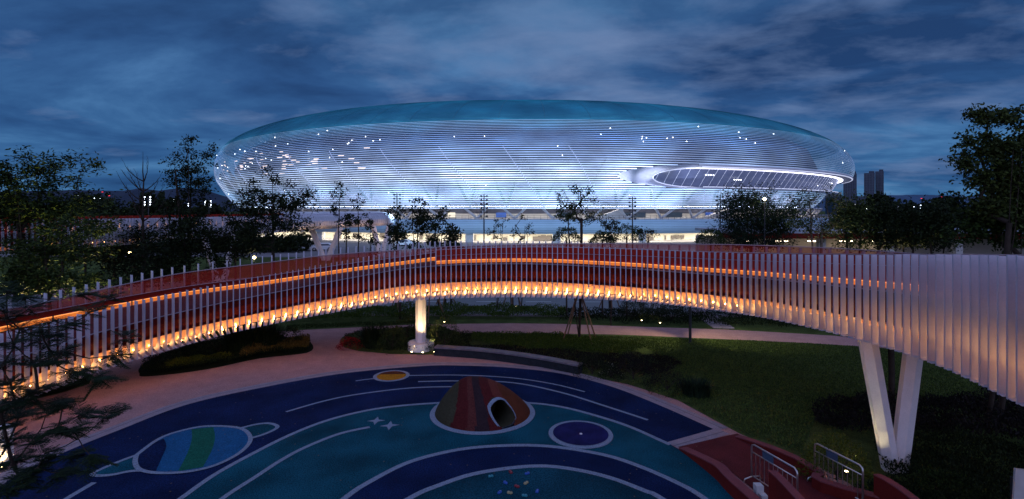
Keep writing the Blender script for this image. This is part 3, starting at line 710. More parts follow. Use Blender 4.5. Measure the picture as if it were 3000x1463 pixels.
def tree_geo(seed, H, lobes, nt_, clump=.35, per=24, leaf=.13, lw=.5, tr=.09, stems=1, z_first=.25, flat=.2, droop=0, lean=0, bare=0.0, wob=.12):
    per = per * 1.9; leaf = leaf * 1.2
    rng = np.random.default_rng(seed); nodes = []; par = []
    for s_ in range(stems):
        k = 9; ang = rng.uniform(0, 6.28); sp = (0 if stems == 1 else .16 * H * .5); start = None
        for i in range(k):
            q = i / (k - 1); z = q * H * .86; off = sp * q ** .8
            p = np.array([math.cos(ang + s_ * 2.1) * off + lean * q + rng.normal() * wob * .25 * q, math.sin(ang + s_ * 2.1) * off + rng.normal() * wob * .25 * q, z])
            nodes.append(p); par.append(-1 if i == 0 else len(nodes) - 2)
    T = []
    wts = np.array([l[3] * l[4] * l[5] for l in lobes]); wts = wts / wts.sum()
    while len(T) < nt_:
        l = lobes[rng.choice(len(lobes), p=wts)]; v = rng.normal(size=3); v /= np.linalg.norm(v); v *= rng.uniform(.15, 1) ** .45
        T.append(np.array([l[0] + v[0] * l[3], l[1] + v[1] * l[4], l[2] + v[2] * l[5]]))
    T.sort(key=lambda p: math.hypot(p[0], p[1]) + .3 * p[2])
    first = H * z_first; tips = []
    for t_ in T:
        A = np.array(nodes); d = t_ - A; hd = np.hypot(d[:, 0], d[:, 1]); cost = np.linalg.norm(d, axis=1) + 1.2 * np.maximum(0, .35 * hd - d[:, 2]) + np.where(A[:, 2] < first, 5 * H, 0)
        j = int(np.argmin(cost)); p0 = A[j]; n_ = max(1, int(np.linalg.norm(t_ - p0) / .55)); last = j
        for k in range(1, n_ + 1):
            q = k / n_; p = p0 + (t_ - p0) * q; p = p + np.array([0, 0, -.12 * math.sin(math.pi * q) * np.linalg.norm(t_ - p0)]) + (rng.normal(size=3) * .05 if k < n_ else 0)
            nodes.append(p); par.append(last); last = len(nodes) - 1
        tips.append(last)
    n_ = len(nodes); r = np.zeros(n_); kids = np.zeros(n_)
    for i in range(n_):
        if par[i] >= 0: kids[par[i]] += 1
    r2 = np.where(kids == 0, .012 ** 2.3, 0.)
    for i in range(n_ - 1, -1, -1):
        r2[i] = max(r2[i], .012 ** 2.3)
        if par[i] >= 0: r2[par[i]] += r2[i]
    rad = r2 ** (1 / 2.3); rad = .011 + ((rad - rad.min()) / (rad.max() - rad.min() + 1e-9)) ** 1.15 * (tr * .75)
    rad = np.maximum(rad, .011)
    VT, FT_ = tubes_from_edges(nodes, par, rad)
    C_ = []
    for t_ in tips:
        if rng.uniform() < bare: continue
        m_ = max(2, int(per * rng.uniform(.4, 1.6))); C_.append(nodes[t_] + rng.normal(size=(m_, 3)) * clump * np.array([1, 1, .7]) * rng.uniform(.6, 1.2))
    if not C_: return VT, FT_, None, None
    LV, LF = leaf_quads(np.concatenate(C_), leaf, lw, rng, flat, droop)
    return VT, FT_, LV, LF
def place_tree(geo, name, loc, label, leafm, barkm='bark', group=None, rz=0, sc=1.0):
    VT, FT_, LV, LF = geo
    e = empty(name, loc, label, 'tree', group); e.rotation_euler.z = rz; e.scale = (sc, sc, sc)
    link_mesh('trunk', np_mesh('trunk', VT, FT_, M[barkm]), None, e)
    if LV is not None: link_mesh('crown', np_mesh('crown', LV, LF, M[leafm]), None, e)
    return e
def px_tree(seed, x, ytop, Y, lobes_px, label, name='broadleaf_tree', leafm='leafA', nt_=60, **kw):
    "lobes given as picture ellipses (x, y, rx, ry) at depth Y: they become real ellipsoids round the trunk"
    k = Y / FPX; X = (x - CX) * k; H = CAM_H - (ytop - HOR) * k; L_ = []
    bm = kw.pop('barkm', 'bark'); dy = kw.pop('dy', .8)
    for lx, ly, rx, ry in lobes_px:
        L_.append(((lx - x) * k, 0, CAM_H - (ly - HOR) * k, rx * k, min(rx, max(ry, 20)) * k * dy, ry * k))
    return place_tree(tree_geo(seed, H, L_, nt_, **kw), name, (X, Y, 0), label, leafm, bm)
# behind the bridge, left to right
px_tree(1, 90, 440, 36, [(40, 500, 80, 60), (190, 500, 110, 50), (60, 620, 130, 60), (230, 640, 120, 70), (120, 740, 130, 60), (50, 560, 110, 90)], 'feathery tall tree at the left edge, uplit yellow-green below', 'acacia_tree', 'leafC', 210, clump=.36, per=36, leaf=.27, lw=.36, tr=.16, stems=3, flat=.55)
px_tree(2, 160, 640, 31, [(120, 760, 110, 60), (230, 700, 90, 70), (170, 830, 110, 40), (300, 830, 90, 35), (60, 830, 70, 50)], 'lower feathery tree under the tall one, leaves lit yellow', 'acacia_tree', 'leafC', 130, clump=.32, per=32, leaf=.22, lw=.38, tr=.1, stems=3, flat=.5)
px_tree(3, 250, 545, 60, [(250, 620, 60, 60), (250, 700, 70, 60)], 'dark conical tree left of the lit lamp clusters', leafm='leafA', nt_=90, clump=.7, per=30, leaf=.3, tr=.16)
px_tree(4, 335, 580, 58, [(335, 640, 55, 50), (340, 720, 80, 60)], 'dark round tree between two lamp clusters', leafm='leafA', nt_=90, clump=.7, per=32, leaf=.3, tr=.16)
def bare_tree_geo(seed, H, tr):
    rng = np.random.default_rng(seed); nodes = []; par = []; rad = []
    for i in range(16): q = i / 15; nodes.append(np.array([rng.normal() * .03, rng.normal() * .03, H * q])); par.append(i - 1); rad.append(tr * (1 - q) ** .8 + .012)
    for k in range(17):
        z0 = H * rng.uniform(.38, .86); j = int(z0 / H * 15); a = k * 2.4 + rng.uniform(-.3, .3); ln = H * .36 * (1.15 - z0 / H) * rng.uniform(.8, 1.25) + .5; last = j; p = nodes[j].copy(); el = .45
        for i in range(8):
            q = (i + 1) / 8; e_ = el + .75 * q; d = np.array([math.cos(a) * math.cos(e_), math.sin(a) * math.cos(e_), math.sin(e_)]); p = p + d * ln / 8 + rng.normal(size=3) * .02
            nodes.append(p.copy()); par.append(last); last = len(nodes) - 1; rad.append(.045 * (1 - q) + .01)
            if i > 1 and rng.uniform() < .7:
                a2 = a + rng.choice([-1, 1]) * .7; pp = p.copy(); l2 = last
                for t_ in range(3): pp = pp + np.array([math.cos(a2) * .5, math.sin(a2) * .5, .8]) * ln * .07; nodes.append(pp.copy()); par.append(l2); l2 = len(nodes) - 1; rad.append(.011)
    VT, FT_ = tubes_from_edges(nodes, par, rad); return VT, FT_, None, None
_k = 46 / FPX
place_tree(bare_tree_geo(5, CAM_H - (445 - HOR) * _k, .16), 'bare_tree', ((420 - CX) * _k, 46, 0), 'bare leafless tree with upswept branches', 'leafA')
px_tree(6, 420, 690, 47, [(420, 720, 110, 70), (400, 800, 110, 50)], 'dark bushy tree below the bare branches', leafm='leafA', nt_=120, clump=.5, per=26, leaf=.22, tr=.14)
px_tree(7, 556, 378, 46, [(556, 420, 24, 50), (556, 400, 14, 30), (556, 440, 30, 45), (515, 500, 36, 55), (560, 530, 60, 60), (615, 450, 22, 50), (555, 620, 65, 60)], 'tall narrow three-topped tree left of the stadium', 'tall_tree', 'leafA', 120, clump=.3, per=22, leaf=.2, tr=.15, stems=3)
px_tree(8, 540, 650, 44, [(560, 700, 90, 60), (500, 760, 90, 70), (600, 800, 70, 40)], 'dark dense tree under the three-topped tree', leafm='leafA', nt_=130, clump=.5, per=28, leaf=.22, tr=.14)
px_tree(9, 690, 578, 44, [(680, 620, 35, 40), (700, 700, 60, 60), (650, 760, 55, 40)], 'small dark tree at the stadium base, left edge', leafm='leafA', nt_=80, clump=.4, per=30, leaf=.2, tr=.1)
px_tree(10, 800, 483, 42, [(790, 520, 32, 35), (730, 590, 34, 60), (860, 570, 50, 45), (800, 610, 90, 60), (880, 660, 50, 50), (770, 690, 80, 45), (900, 600, 30, 30)], 'broad leafy tree in front of the stadium left side', leafm='leafA', nt_=190, clump=.27, per=24, leaf=.18, tr=.16, z_first=.3)
for k, (sd, x, yt, rr, lb) in enumerate(((21, 992, 540, 22, 'thin sapling with tufted top, leftmost of the bare-stemmed saplings'), (22, 1013, 568, 12, 'thin sapling with single small tuft beside the first'), (23, 1050, 570, 22, 'leaning thin sapling with leafy tip'), (24, 1085, 625, 24, 'low thin sapling by the end of the curved canopy'))):
    px_tree(sd, x, yt, 40, [(x, yt + 20, rr, 26), (x + (6 if k % 2 else -8), yt + 75, rr * .9, 22), (x, yt + 120, rr, 16)], lb, 'sapling', 'leafA', 16, clump=.16, per=16, leaf=.16, tr=.05, z_first=.5)
for sd, x, yt, w_, lb in ((26, 1160, 600, 36, 'leafy young tree left of the second tall lamp pole'), (27, 1222, 570, 38, 'upright young tree right of the first tall lamp pole'), (28, 1285, 606, 48, 'low spreading young tree with dense leaves'), (29, 1320, 655, 34, 'short bushy young tree beside the lit doorway')):
    px_tree(sd, x, yt, 42, [(x, yt + 28, w_ * .6, 28), (x + 8, yt + 80, w_, 35), (x - 5, 720, w_ * .8, 18)], lb, 'young_tree', 'leafA', 42, clump=.25, per=17, leaf=.2, tr=.06, stems=2)
px_tree(31, 1455, 628, 40, [(1460, 650, 34, 24), (1450, 690, 30, 20)], 'sparse twiggy sapling before the lit podium, left', 'sapling', 'leafA', 20, clump=.12, per=6, leaf=.14, tr=.04, stems=3)
px_tree(32, 1525, 622, 40, [(1525, 640, 20, 20), (1535, 680, 40, 30)], 'sparse twiggy sapling before the lit podium, right', 'sapling', 'leafA', 20, clump=.12, per=6, leaf=.14, tr=.04, stems=3)
px_tree(33, 1697, 526, 32, [(1675, 555, 14, 22), (1640, 580, 26, 24), (1660, 620, 38, 36), (1715, 570, 26, 26), (1700, 620, 30, 30), (1750, 580, 18, 24), (1740, 640, 30, 30), (1775, 620, 12, 20)], 'central staked tree with two leafy heads in front of the stadium', leafm='leafB', nt_=90, clump=.15, per=11, leaf=.12, tr=.1, z_first=.45, stems=4)
px_tree(34, 1790, 642, 36, [(1790, 660, 24, 18), (1785, 695, 22, 20)], 'slim young tree between two round shrubs', 'young_tree', 'leafA', 22, clump=.17, per=14, leaf=.14, tr=.05)
px_tree(35, 1880, 660, 38, [(1880, 680, 34, 20), (1900, 690, 30, 22)], 'sparse shrub-like sapling right of the round shrub', 'sapling', 'leafA', 22, clump=.14, per=9, leaf=.13, tr=.04, stems=3)
px_tree(36, 2190, 532, 48, [(2150, 570, 30, 30), (2225, 560, 36, 30), (2190, 620, 85, 60), (2230, 690, 90, 45), (2140, 690, 60, 45), (2290, 640, 50, 50)], 'large dense dark rounded tree covering the stadium right side', 'willow_tree', 'leafD', 330, clump=.5, per=36, leaf=.2, lw=.3, tr=.2, stems=3, droop=.3)
px_tree(37, 2400, 536, 40, [(2400, 565, 60, 22), (2340, 590, 40, 30), (2450, 590, 36, 26), (2400, 660, 90, 40)], 'open-branched tree with feathery flat top at stadium right end', 'acacia_tree', 'leafC', 90, clump=.32, per=17, leaf=.2, lw=.35, tr=.12, stems=3, flat=.5, barkm='bark2')
for sd, x, yt, w_, lb in ((38, 2500, 572, 60, 'olive-lit bushy tree right of the feathery-topped tree'), (39, 2590, 588, 55, 'dark tree below the office towers'), (40, 2665, 594, 55, 'dark tree before the flat-roofed pavilion, left'), (41, 2745, 586, 50, 'dark spiky tree before the flat-roofed pavilion, middle')):
    px_tree(sd, x, yt, 44, [(x, yt + 35, w_ * .7, 30), (x, yt + 80, w_, 45), (x, 710, w_, 22)], lb, leafm='leafE' if sd == 38 else 'leafA', nt_=120, clump=.4, per=22, leaf=.2, tr=.1, stems=2)
px_tree(42, 2890, 318, 19, [(2870, 340, 40, 26), (2960, 340, 55, 30), (2840, 415, 34, 24), (2830, 475, 30, 24), (2900, 430, 45, 40), (2990, 430, 80, 60), (2860, 520, 30, 28), (2960, 520, 70, 60), (2980, 620, 80, 50), (2900, 610, 40, 40)], 'big dark clumpy tree filling the right edge of the sky', 'camphor_tree', 'leafE', 260, clump=.19, per=30, leaf=.13, lw=.5, tr=.1, stems=3, z_first=.4, droop=.4)
px_tree(43, 2925, 590, 19.5, [(2880, 640, 60, 40), (2960, 680, 90, 40), (2830, 680, 50, 30), (3000, 600, 60, 60)], 'leafy lower tree under the big clumpy tree at right', leafm='leafB', nt_=110, clump=.25, per=26, leaf=.13, tr=.1, stems=2, droop=.3)
px_tree(44, 2612, 700, 21, [(2560, 900, 60, 40), (2680, 950, 80, 60), (2612, 760, 60, 40)], 'bare-branched tree behind the V-shaped column', 'bare_tree', nt_=34, bare=1, tr=.14, z_first=.3)
px_tree(45, 1304, 770, 44, [(1304, 790, 40, 14)], 'staked tree trunk beyond the hedge, left of the road dashes', 'staked_tree', 'leafA', 14, clump=.3, per=12, leaf=.2, tr=.14, z_first=.5)
px_tree(46, 1500, 765, 42.5, [(1500, 785, 40, 14)], 'staked tree trunk beyond the hedge, middle of the road', 'staked_tree', 'leafA', 14, clump=.3, per=12, leaf=.2, tr=.17, z_first=.5)
px_tree(47, 1788, 770, 42.5, [(1788, 790, 40, 14)], 'staked tree trunk beyond the hedge, left of the clipped shrubs', 'staked_tree', 'leafA', 14, clump=.3, per=12, leaf=.2, tr=.17, z_first=.5)
px_tree(48, 1172, 770, 38, [(1172, 790, 30, 14)], 'staked tree trunk left of the octagonal column', 'staked_tree', 'leafA', 12, clump=.3, per=12, leaf=.2, tr=.12, z_first=.5)
# timber stakes
def stakes(x, y, h, sp, label, n_=3):
    p = G(x, y); e = empty('tree_stakes', (p[0], p[1], 0), label, 'tree stakes', 'timber tripods staking trees')
    for k in range(n_):
        a = 2 * math.pi * k / n_ + .5; q = MB(); q.tube([(sp * math.cos(a), sp * math.sin(a), 0), (.12 * math.cos(a), .12 * math.sin(a), h)], .045, 6); q.build('stake', M['wood'], e)
stakes(1697, 996, 2.9, 1.25, 'tall timber stakes round the central two-headed tree', 4)
stakes(1500, 905, 1.9, .95, 'timber stakes round the road-side trunk in the middle')
stakes(1304, 895, 1.9, .95, 'timber stakes round the trunk right of the octagonal column')
stakes(1788, 903, 1.9, .95, 'timber stakes round the trunk left of the clipped shrubs')
stakes(1172, 915, 2.2, 1.0, 'timber stakes round the trunk left of the octagonal column')
stakes(1262, 938, 2.9, 1.1, 'timber stakes just behind the octagonal column')

# foreground fern-leaved tree, lower left
def frond(rng, base_, d, ln, drop, V, F, nv):
    d = np.array(d, float); d /= np.linalg.norm(d); side = np.cross(d, [0, 0, 1]); side /= np.linalg.norm(side) + 1e-9; npn = 11
    for i in range(npn):
        q = (i + 1.2) / (npn + .6); c = base_ + d * ln * q + np.array([0, 0, -drop * ln * q * q])
        pl = ln * .5 * math.sin(math.pi * min(1, .22 + q * .78)) ** .8
        for sg in (-1, 1):
            pd = side * sg * .85 + d * .5 + np.array([0, 0, -.15 + rng.normal() * .12]); pd /= np.linalg.norm(pd)
            wv = np.cross(pd, [0, 0, 1.0]); wv /= np.linalg.norm(wv) + 1e-9
            w_ = ln * .08
            # serrated pinna: a row of little leaflets
            m_ = 5
            for t_ in range(m_):
                c0_ = c + pd * pl * (t_ / m_); c1_ = c + pd * pl * ((t_ + .8) / m_); ww = w_ * (1.1 - .6 * t_ / m_)
                V.extend([c0_, (c0_ + c1_) / 2 + wv * ww, c1_, (c0_ + c1_) / 2 - wv * ww]); F.append((nv[0], nv[0] + 1, nv[0] + 2, nv[0] + 3)); nv[0] += 4
    V.extend([base_ - side * .003, base_ + side * .003, base_ + d * ln + np.array([0, 0, -drop * ln]), base_ + d * ln * .5 + np.array([0, 0, -drop * ln * .25]) - side * .003]); F.append((nv[0], nv[0] + 1, nv[0] + 2, nv[0] + 3)); nv[0] += 4
def fern_tree():
    rng = np.random.default_rng(77); Yb = 8.4; base_ = np.array([-10.2, 8.2, 0.])
    nodes = [base_ + np.array([.05 * i, .02 * i, .55 * i]) for i in range(8)]; par = [-1] + list(range(7))
    tg = [(90, 900), (20, 930), (40, 1010), (100, 1060), (180, 1030), (275, 905), (250, 860), (225, 1090), (110, 1140), (30, 1120), (370, 985), (340, 1040), (300, 1110), (185, 1175), (60, 1210), (245, 1210), (315, 1215), (215, 1260), (225, 1330), (275, 1345), (60, 1400), (110, 1370), (20, 1290), (165, 1260), (0, 1190), (150, 980), (30, 1430), (190, 1385), (10, 900), (60, 870), (130, 1000), (150, 1060), (5, 1070), (70, 1170), (140, 1200), (10, 1240), (95, 1290), (130, 1330), (40, 1350), (60, 960), (200, 950), (320, 870), (120, 960), (20, 850)]
    T = [np.array(P(x, y, Yb + rng.uniform(-1.0, .8))) for x, y in tg]
    T.sort(key=lambda p: np.linalg.norm(p - nodes[5])); tips = []
    for t_ in T:
        A = np.array(nodes); d = t_ - A; cost = np.linalg.norm(d, axis=1) * 1.0 + 1.0 * np.maximum(0, -d[:, 0]) + np.where(A[:, 2] < 1.2, 9, 0) + 0.8 * np.maximum(0, -d[:, 2])
        j = int(np.argmin(cost)); p0 = A[j]; n_ = max(2, int(np.linalg.norm(t_ - p0) / .28)); last = j
        for k in range(1, n_ + 1):
            q = k / n_; p = p0 + (t_ - p0) * q + np.array([0, 0, -.1 * math.sin(math.pi * q) * np.linalg.norm(t_ - p0)]) + rng.normal(size=3) * (.01 if k < n_ else 0)
            nodes.append(p); par.append(last); last = len(nodes) - 1
        tips.append(last)
    n_ = len(nodes); r2 = np.full(n_, .006 ** 2.2)
    for i in range(n_ - 1, -1, -1):
        if par[i] >= 0: r2[par[i]] += r2[i] if i in tips or True else 0
    rad = np.clip(r2 ** (1 / 2.2), .006, .1) * .6 + .002
    VT, FT_ = tubes_from_edges(nodes, par, rad, 6)
    V = []; F = []; nv = [0]
    for t_ in tips:
        d0 = nodes[t_] - nodes[par[t_]]; d0 /= np.linalg.norm(d0)
        for k in range(12):
            a = k * 2.4 + rng.uniform(0, .5); dr = np.array([math.cos(a), math.sin(a), .05 + rng.normal() * .25]) + d0 * .5
            frond(rng, nodes[t_] - d0 * .05 * (k % 3), dr, rng.uniform(.2, .36), rng.uniform(.05, .35), V, F, nv)
    e = empty('fern_leaved_tree', tuple(base_), 'fern-leaved tree reaching in at the lower left foreground', 'tree')
    o1 = link_mesh('trunk', np_mesh('trunk', VT, FT_, M['bark']), None); keep(o1, e)
    o2 = link_mesh('crown', np_mesh('crown', np.array(V), np.array(F), M['leafF']), None); keep(o2, e)
fern_tree()

# shrubs
def shrub(seed, c, r, h, label, leafm='leafA', n_=900, leaf=.07, name='shrub', cat='shrub', flat=0, core=True, lw=.5, group=None, lift=.0):
    rng = np.random.default_rng(seed); v = rng.normal(size=(n_, 3)); v[:, 2] = np.abs(v[:, 2]); v /= np.linalg.norm(v, axis=1, keepdims=True)
    bump_ = 1 + .12 * np.sin(v[:, 0] * 7 + seed) * np.cos(v[:, 1] * 6 + seed * 2) + .08 * np.sin(v[:, 2] * 9)
    v = v * (rng.uniform(.78, 1.03, (n_, 1)) * bump_[:, None]); p = v * np.array([r, r, h]); p[:, 2] += lift
    V, F = leaf_quads(p, leaf, lw, rng, flat, dirs=v.copy())
    e = empty(name, (c[0], c[1], 0), label, cat, group)
    link_mesh('foliage', np_mesh('foliage', V, F, M[leafm]), None, e)
    q = MB(); q.tube([(0, 0, 0), (.02, .01, h * .3)], [.04, .03], 6)
    for k in range(4): q.tube([(0, 0, h * .12), (r * .45 * math.cos(k * 1.6), r * .45 * math.sin(k * 1.6), h * .6)], [.02, .01], 5)
    q.build('stem', M['bark'], e)
    return e
def tuft(seed, c, r, h, label, leafm, n_=300, w_=.012, name='grass_clump'):
    rng = np.random.default_rng(seed); a = rng.uniform(0, 6.283, n_); rr = r * np.sqrt(rng.uniform(0, 1, n_)); b = np.stack([rr * np.cos(a), rr * np.sin(a), np.zeros(n_)], 1)
    d = np.stack([np.cos(a), np.sin(a)], 1) * rng.uniform(.1, .6, (n_, 1)) * h; hh = h * rng.uniform(.6, 1.15, n_)
    m_ = b.copy(); m_[:, :2] += d * .35; m_[:, 2] = hh * .65; t_ = b.copy(); t_[:, :2] += d; t_[:, 2] = hh
    s_ = np.stack([-np.sin(a), np.cos(a), 0 * a], 1) * w_
    V = np.concatenate([np.stack([b - s_, b + s_, m_ + s_, m_ - s_], 1).reshape(-1, 3), np.stack([m_ - s_, m_ + s_, t_ + s_ * .2, t_ - s_ * .2], 1).reshape(-1, 3)])
    e = empty(name, (c[0], c[1], .02), label, 'grass clump'); link_mesh('blades', np_mesh('blades', V, np.arange(len(V)).reshape(-1, 4), M[leafm]), None, e)
# round the octagonal column
shrub(101, G(1026, 1020), .72, .55, 'low crimson-leaved shrub left of the column bed', 'leafR', 1500, .06)
tuft(102, G(1092, 1018), .45, 1.15, 'spiky dark grass clump between the crimson shrub and round shrubs', 'leafA', 420, .018)
shrub(103, G(1150, 1026), .95, 1.3, 'round dark shrub left of the column base', 'leafE', 2200)
shrub(104, G(1192, 1005), .95, 1.75, 'taller round dark shrub directly left of the column', 'leafE', 2200)
shrub(105, G(1302, 1026), 1.1, 1.75, 'large round shrub right of the column, uplit at its edge', 'leafE', 2600)
shrub(106, G(1345, 1018), .6, .75, 'small shrub behind the start of the bench wall', 'leafA', 1200)
# hedge masses and ground cover
def cover(seed, poly, h, n_, leaf, leafm, label, name='ground_cover', hv=.4):
    rng = np.random.default_rng(seed); P_ = np.array(poly); lo, hi = P_.min(0), P_.max(0); pts = []
    def inside(X, Y):
        c = np.zeros(len(X), bool); j = len(P_) - 1
        for i in range(len(P_)):
            yi, yj = P_[i, 1], P_[j, 1]; cond = ((yi > Y) != (yj > Y)) & (X < (P_[j, 0] - P_[i, 0]) * (Y - yi) / (yj - yi + 1e-12) + P_[i, 0]); c ^= cond; j = i
        return c
    while sum(len(q) for q in pts) < n_:
        X = rng.uniform(lo[0], hi[0], n_); Y = rng.uniform(lo[1], hi[1], n_); k = inside(X, Y); pts.append(np.stack([X[k], Y[k]], 1))
    xy = np.concatenate(pts)[:n_]; hh = h * (1 + hv * np.sin(xy[:, 0] * 1.7 + seed) * np.cos(xy[:, 1] * 1.3) + .2 * np.sin(xy[:, 0] * 5) * np.sin(xy[:, 1] * 4.3))
    c = np.concatenate([xy, (hh * rng.uniform(.25, 1, n_) ** .6)[:, None]], 1)
    V, F = leaf_quads(c, leaf, .5, rng, .1, dirs=np.tile([0, 0, .8], (n_, 1)))
    o = link_mesh(name, np_mesh(name, V, F, M[leafm]), None); tag(o, label, 'ground cover', kind='stuff'); return o
GP = lambda pts: [G(*p) for p in pts]
cover(201, GP([(830, 925), (1000, 915), (1250, 912), (1500, 912), (1660, 918), (1660, 938), (1400, 938), (1150, 941), (840, 950)]) , .55, 26000, .12, 'leafH', 'long bright green hedge strip between road and path')
cover(202, GP([(1640, 915), (2250, 930), (2800, 960), (2800, 1005), (2250, 966), (2000, 957), (1640, 945)]), .4, 22000, .12, 'leafA', 'dark low planting between the road and the right path')
cover(203, GP([(1385, 985), (1650, 988), (1720, 1002), (1860, 1015), (1890, 1035), (1820, 1045), (1650, 1035), (1450, 1020), (1380, 1005)]), .3, 17000, .09, 'leafH', 'leafy green ground cover under the central staked tree')
cover(204, GP([(1330, 1020), (1480, 1022), (1700, 1040), (1950, 1050), (2000, 1075), (1940, 1105), (1800, 1095), (1720, 1088), (1560, 1058), (1340, 1036)]), .2, 14000, .08, 'leafP', 'dark low planting behind the bench wall')
cover(205, GP([(2380, 1215), (2480, 1195), (2700, 1200), (2900, 1190), (3300, 1200), (3300, 1330), (2800, 1300), (2500, 1290), (2390, 1260)]), .6, 26000, .1, 'leafP', 'blackish low shrub mass around the V-shaped column')
cover(206, GP([(2560, 1330), (2700, 1310), (3300, 1330), (3300, 1700), (2750, 1600), (2600, 1430)]), .5, 24000, .09, 'leafA', 'dark green low shrubs at the lower right corner')
cover(207, [tuple(p) for p in crom(GP([(425, 1096), (600, 1080), (760, 1048), (895, 1030), (905, 1012), (860, 998), (700, 992), (560, 1018), (440, 1060)]), 4, True)], .28, 22000, .08, 'leafA', 'mixed low planting covering the left island bed')
cover(208, GP([(700, 1058), (800, 1038), (905, 1025), (908, 1008), (850, 1012), (720, 1038)]), .42, 9000, .09, 'leafG', 'golden grasses along the right end of the island bed')
cover(209, GP([(480, 1083), (560, 1070), (660, 1050), (680, 1056), (600, 1075), (500, 1092)]), .38, 5000, .07, 'leafY', 'lime low planting along the front of the island bed')
cover(210, GP([(-250, 1210), (30, 1182), (195, 1143), (258, 1120), (255, 1095), (120, 1110), (-250, 1180)]), .35, 12000, .08, 'leafA', 'dark verge planting under the left end of the bridge')
cover(212, GP([(1005, 1018), (1010, 992), (1080, 973), (1200, 965), (1290, 963), (1325, 975), (1385, 985), (1380, 1010), (1330, 1035), (1150, 1036), (1050, 1028)]), .3, 14000, .08, 'leafA', 'dark low planting around the octagonal column')
cover(213, [G(*p_) for p_ in [(1350, 985), (1700, 985), (2250, 1003), (2518, 1018), (2800, 1040), (3200, 1080), (3100, 1200), (2400, 1200), (2350, 1330), (2175, 1272), (1990, 1172), (1850, 1120), (1990, 1080), (1880, 1015)]], .05, 110000, .075, 'leafH2', 'short mown blades over the right lawn', name='lawn_blades')
cover(211, GP([(840, 955), (1000, 948), (1240, 941), (1240, 949), (1000, 960), (840, 968)]), .06, 5000, .07, 'leafB', 'strip of grass between hedge and back path')
for sd, x, y, r, h, lb, lm in ((301, 640, 1040, .9, 1.2, 'tall dark shrub at the left of the island bed', 'leafS'), (302, 850, 1015, .85, 1.0, 'round dark shrub at the right end of the island bed', 'leafS'), (303, 500, 1075, .8, .7, 'low blue-green shrub at the left tip of the island bed', 'leafD'), (304, 590, 1062, .7, .7, 'low dark shrub in the middle of the island bed', 'leafD')):
    shrub(sd, G(x, y), r, h, lb, lm, 1900, .08)
tuft(305, G(720, 1032), 1.0, 1.5, 'broad fountain grass in the middle of the island bed', 'leafA', 900, .014); tuft(306, G(775, 1026), .9, 1.35, 'second fountain grass right of the broad one', 'leafA', 700, .014)
shrub(307, G(1735, 1098), .9, .95, 'dark shrub at the end of the bench wall', 'leafT', 1900, .07)
shrub(308, G(1790, 1108), .55, .55, 'small shrub dotted with white flowers', 'leafT', 1100, .06)
o = shrub(309, G(1792, 1104), .56, .62, 'sprinkling of white blossoms over the small shrub', 'petal', 60, .05, name='blossom', cat='blossom')
shrub(310, G(1855, 1112), 1.0, 1.1, 'big rounded shrub right of the flowering one', 'leafP', 2300, .07)
shrub(311, G(1955, 1148), .85, .85, 'rounded shrub further along the playground edge', 'leafP', 1900, .06)
tuft(312, G(2040, 1160), .55, .6, 'pale bladed plant at the end of the shrub row', 'leafD', 500, .016)
for sd, x, y, r, lb in ((321, 1850, 942, 1.15, 'front left ball'), (322, 1912, 938, 1.2, 'front middle ball'), (323, 1968, 945, 1.15, 'front right ball'), (324, 1858, 922, 1.1, 'rear left ball'), (325, 1945, 918, 1.1, 'rear right ball'), (326, 2020, 930, 1.0, 'low ball beside the stepping stones')):
    shrub(sd, G(x, y), r, r * 1.25, f'clipped dark round shrub beyond the path, {lb}', 'leafT', 1700, .09, group='clipped round shrubs')
shrub(331, G(2452, 1408), .95, 1.25, 'shrub behind the right barrier, lit bright yellow-green from below', 'leafY', 3000, .07)
shrub(332, G(2560, 1462), .5, .45, 'small spotted shrub beside the red panel', 'leafD', 900, .06)
shrub(333, G(2780, 1470), .9, .7, 'lit shrub at the bottom right', 'leafB', 1900, .06)
for sd, x, y, r, Y, lb in ((341, 1660, 700, 1.0, 38, 'round shrub head before the podium, under the two-headed tree'), (342, 1765, 706, .85, 38, 'round shrub head before the podium, second from left'), (343, 1836, 698, 1.15, 38, 'largest round shrub head before the podium'), (344, 2082, 706, 1.1, 42, 'round shrub head beside the right lamp pole')):
    p = P(x, y, Y); e = shrub(sd, (p.x, p.y), r, r * .95, lb, 'leafB', 1500, .12, name='ball_tree', cat='tree', lift=p.z - .2)
    q = MB(); q.tube([(0, 0, 0), (0, 0, p.z + .1)], .06, 6); q.build('trunk', M['bark'], e)
# warm uplight on the left feathery trees and others
uplight(120, 985, 3200, (-29, 32, 6), 'ground uplight under the left feathery trees', R(95), (1, .82, .3))
uplight(230, 1010, 2200, (-24, 31, 5), 'second ground uplight under the left feathery trees', R(95), (1, .82, .3))
uplight(2400, 900, 1800, (24, 40, 5), 'ground uplight under the feathery-topped tree at right', R(80), (1, .85, .45))
uplight(2560, 880, 3000, (31, 44, 6), 'ground uplight under the olive tree', R(90), (1, .8, .35))

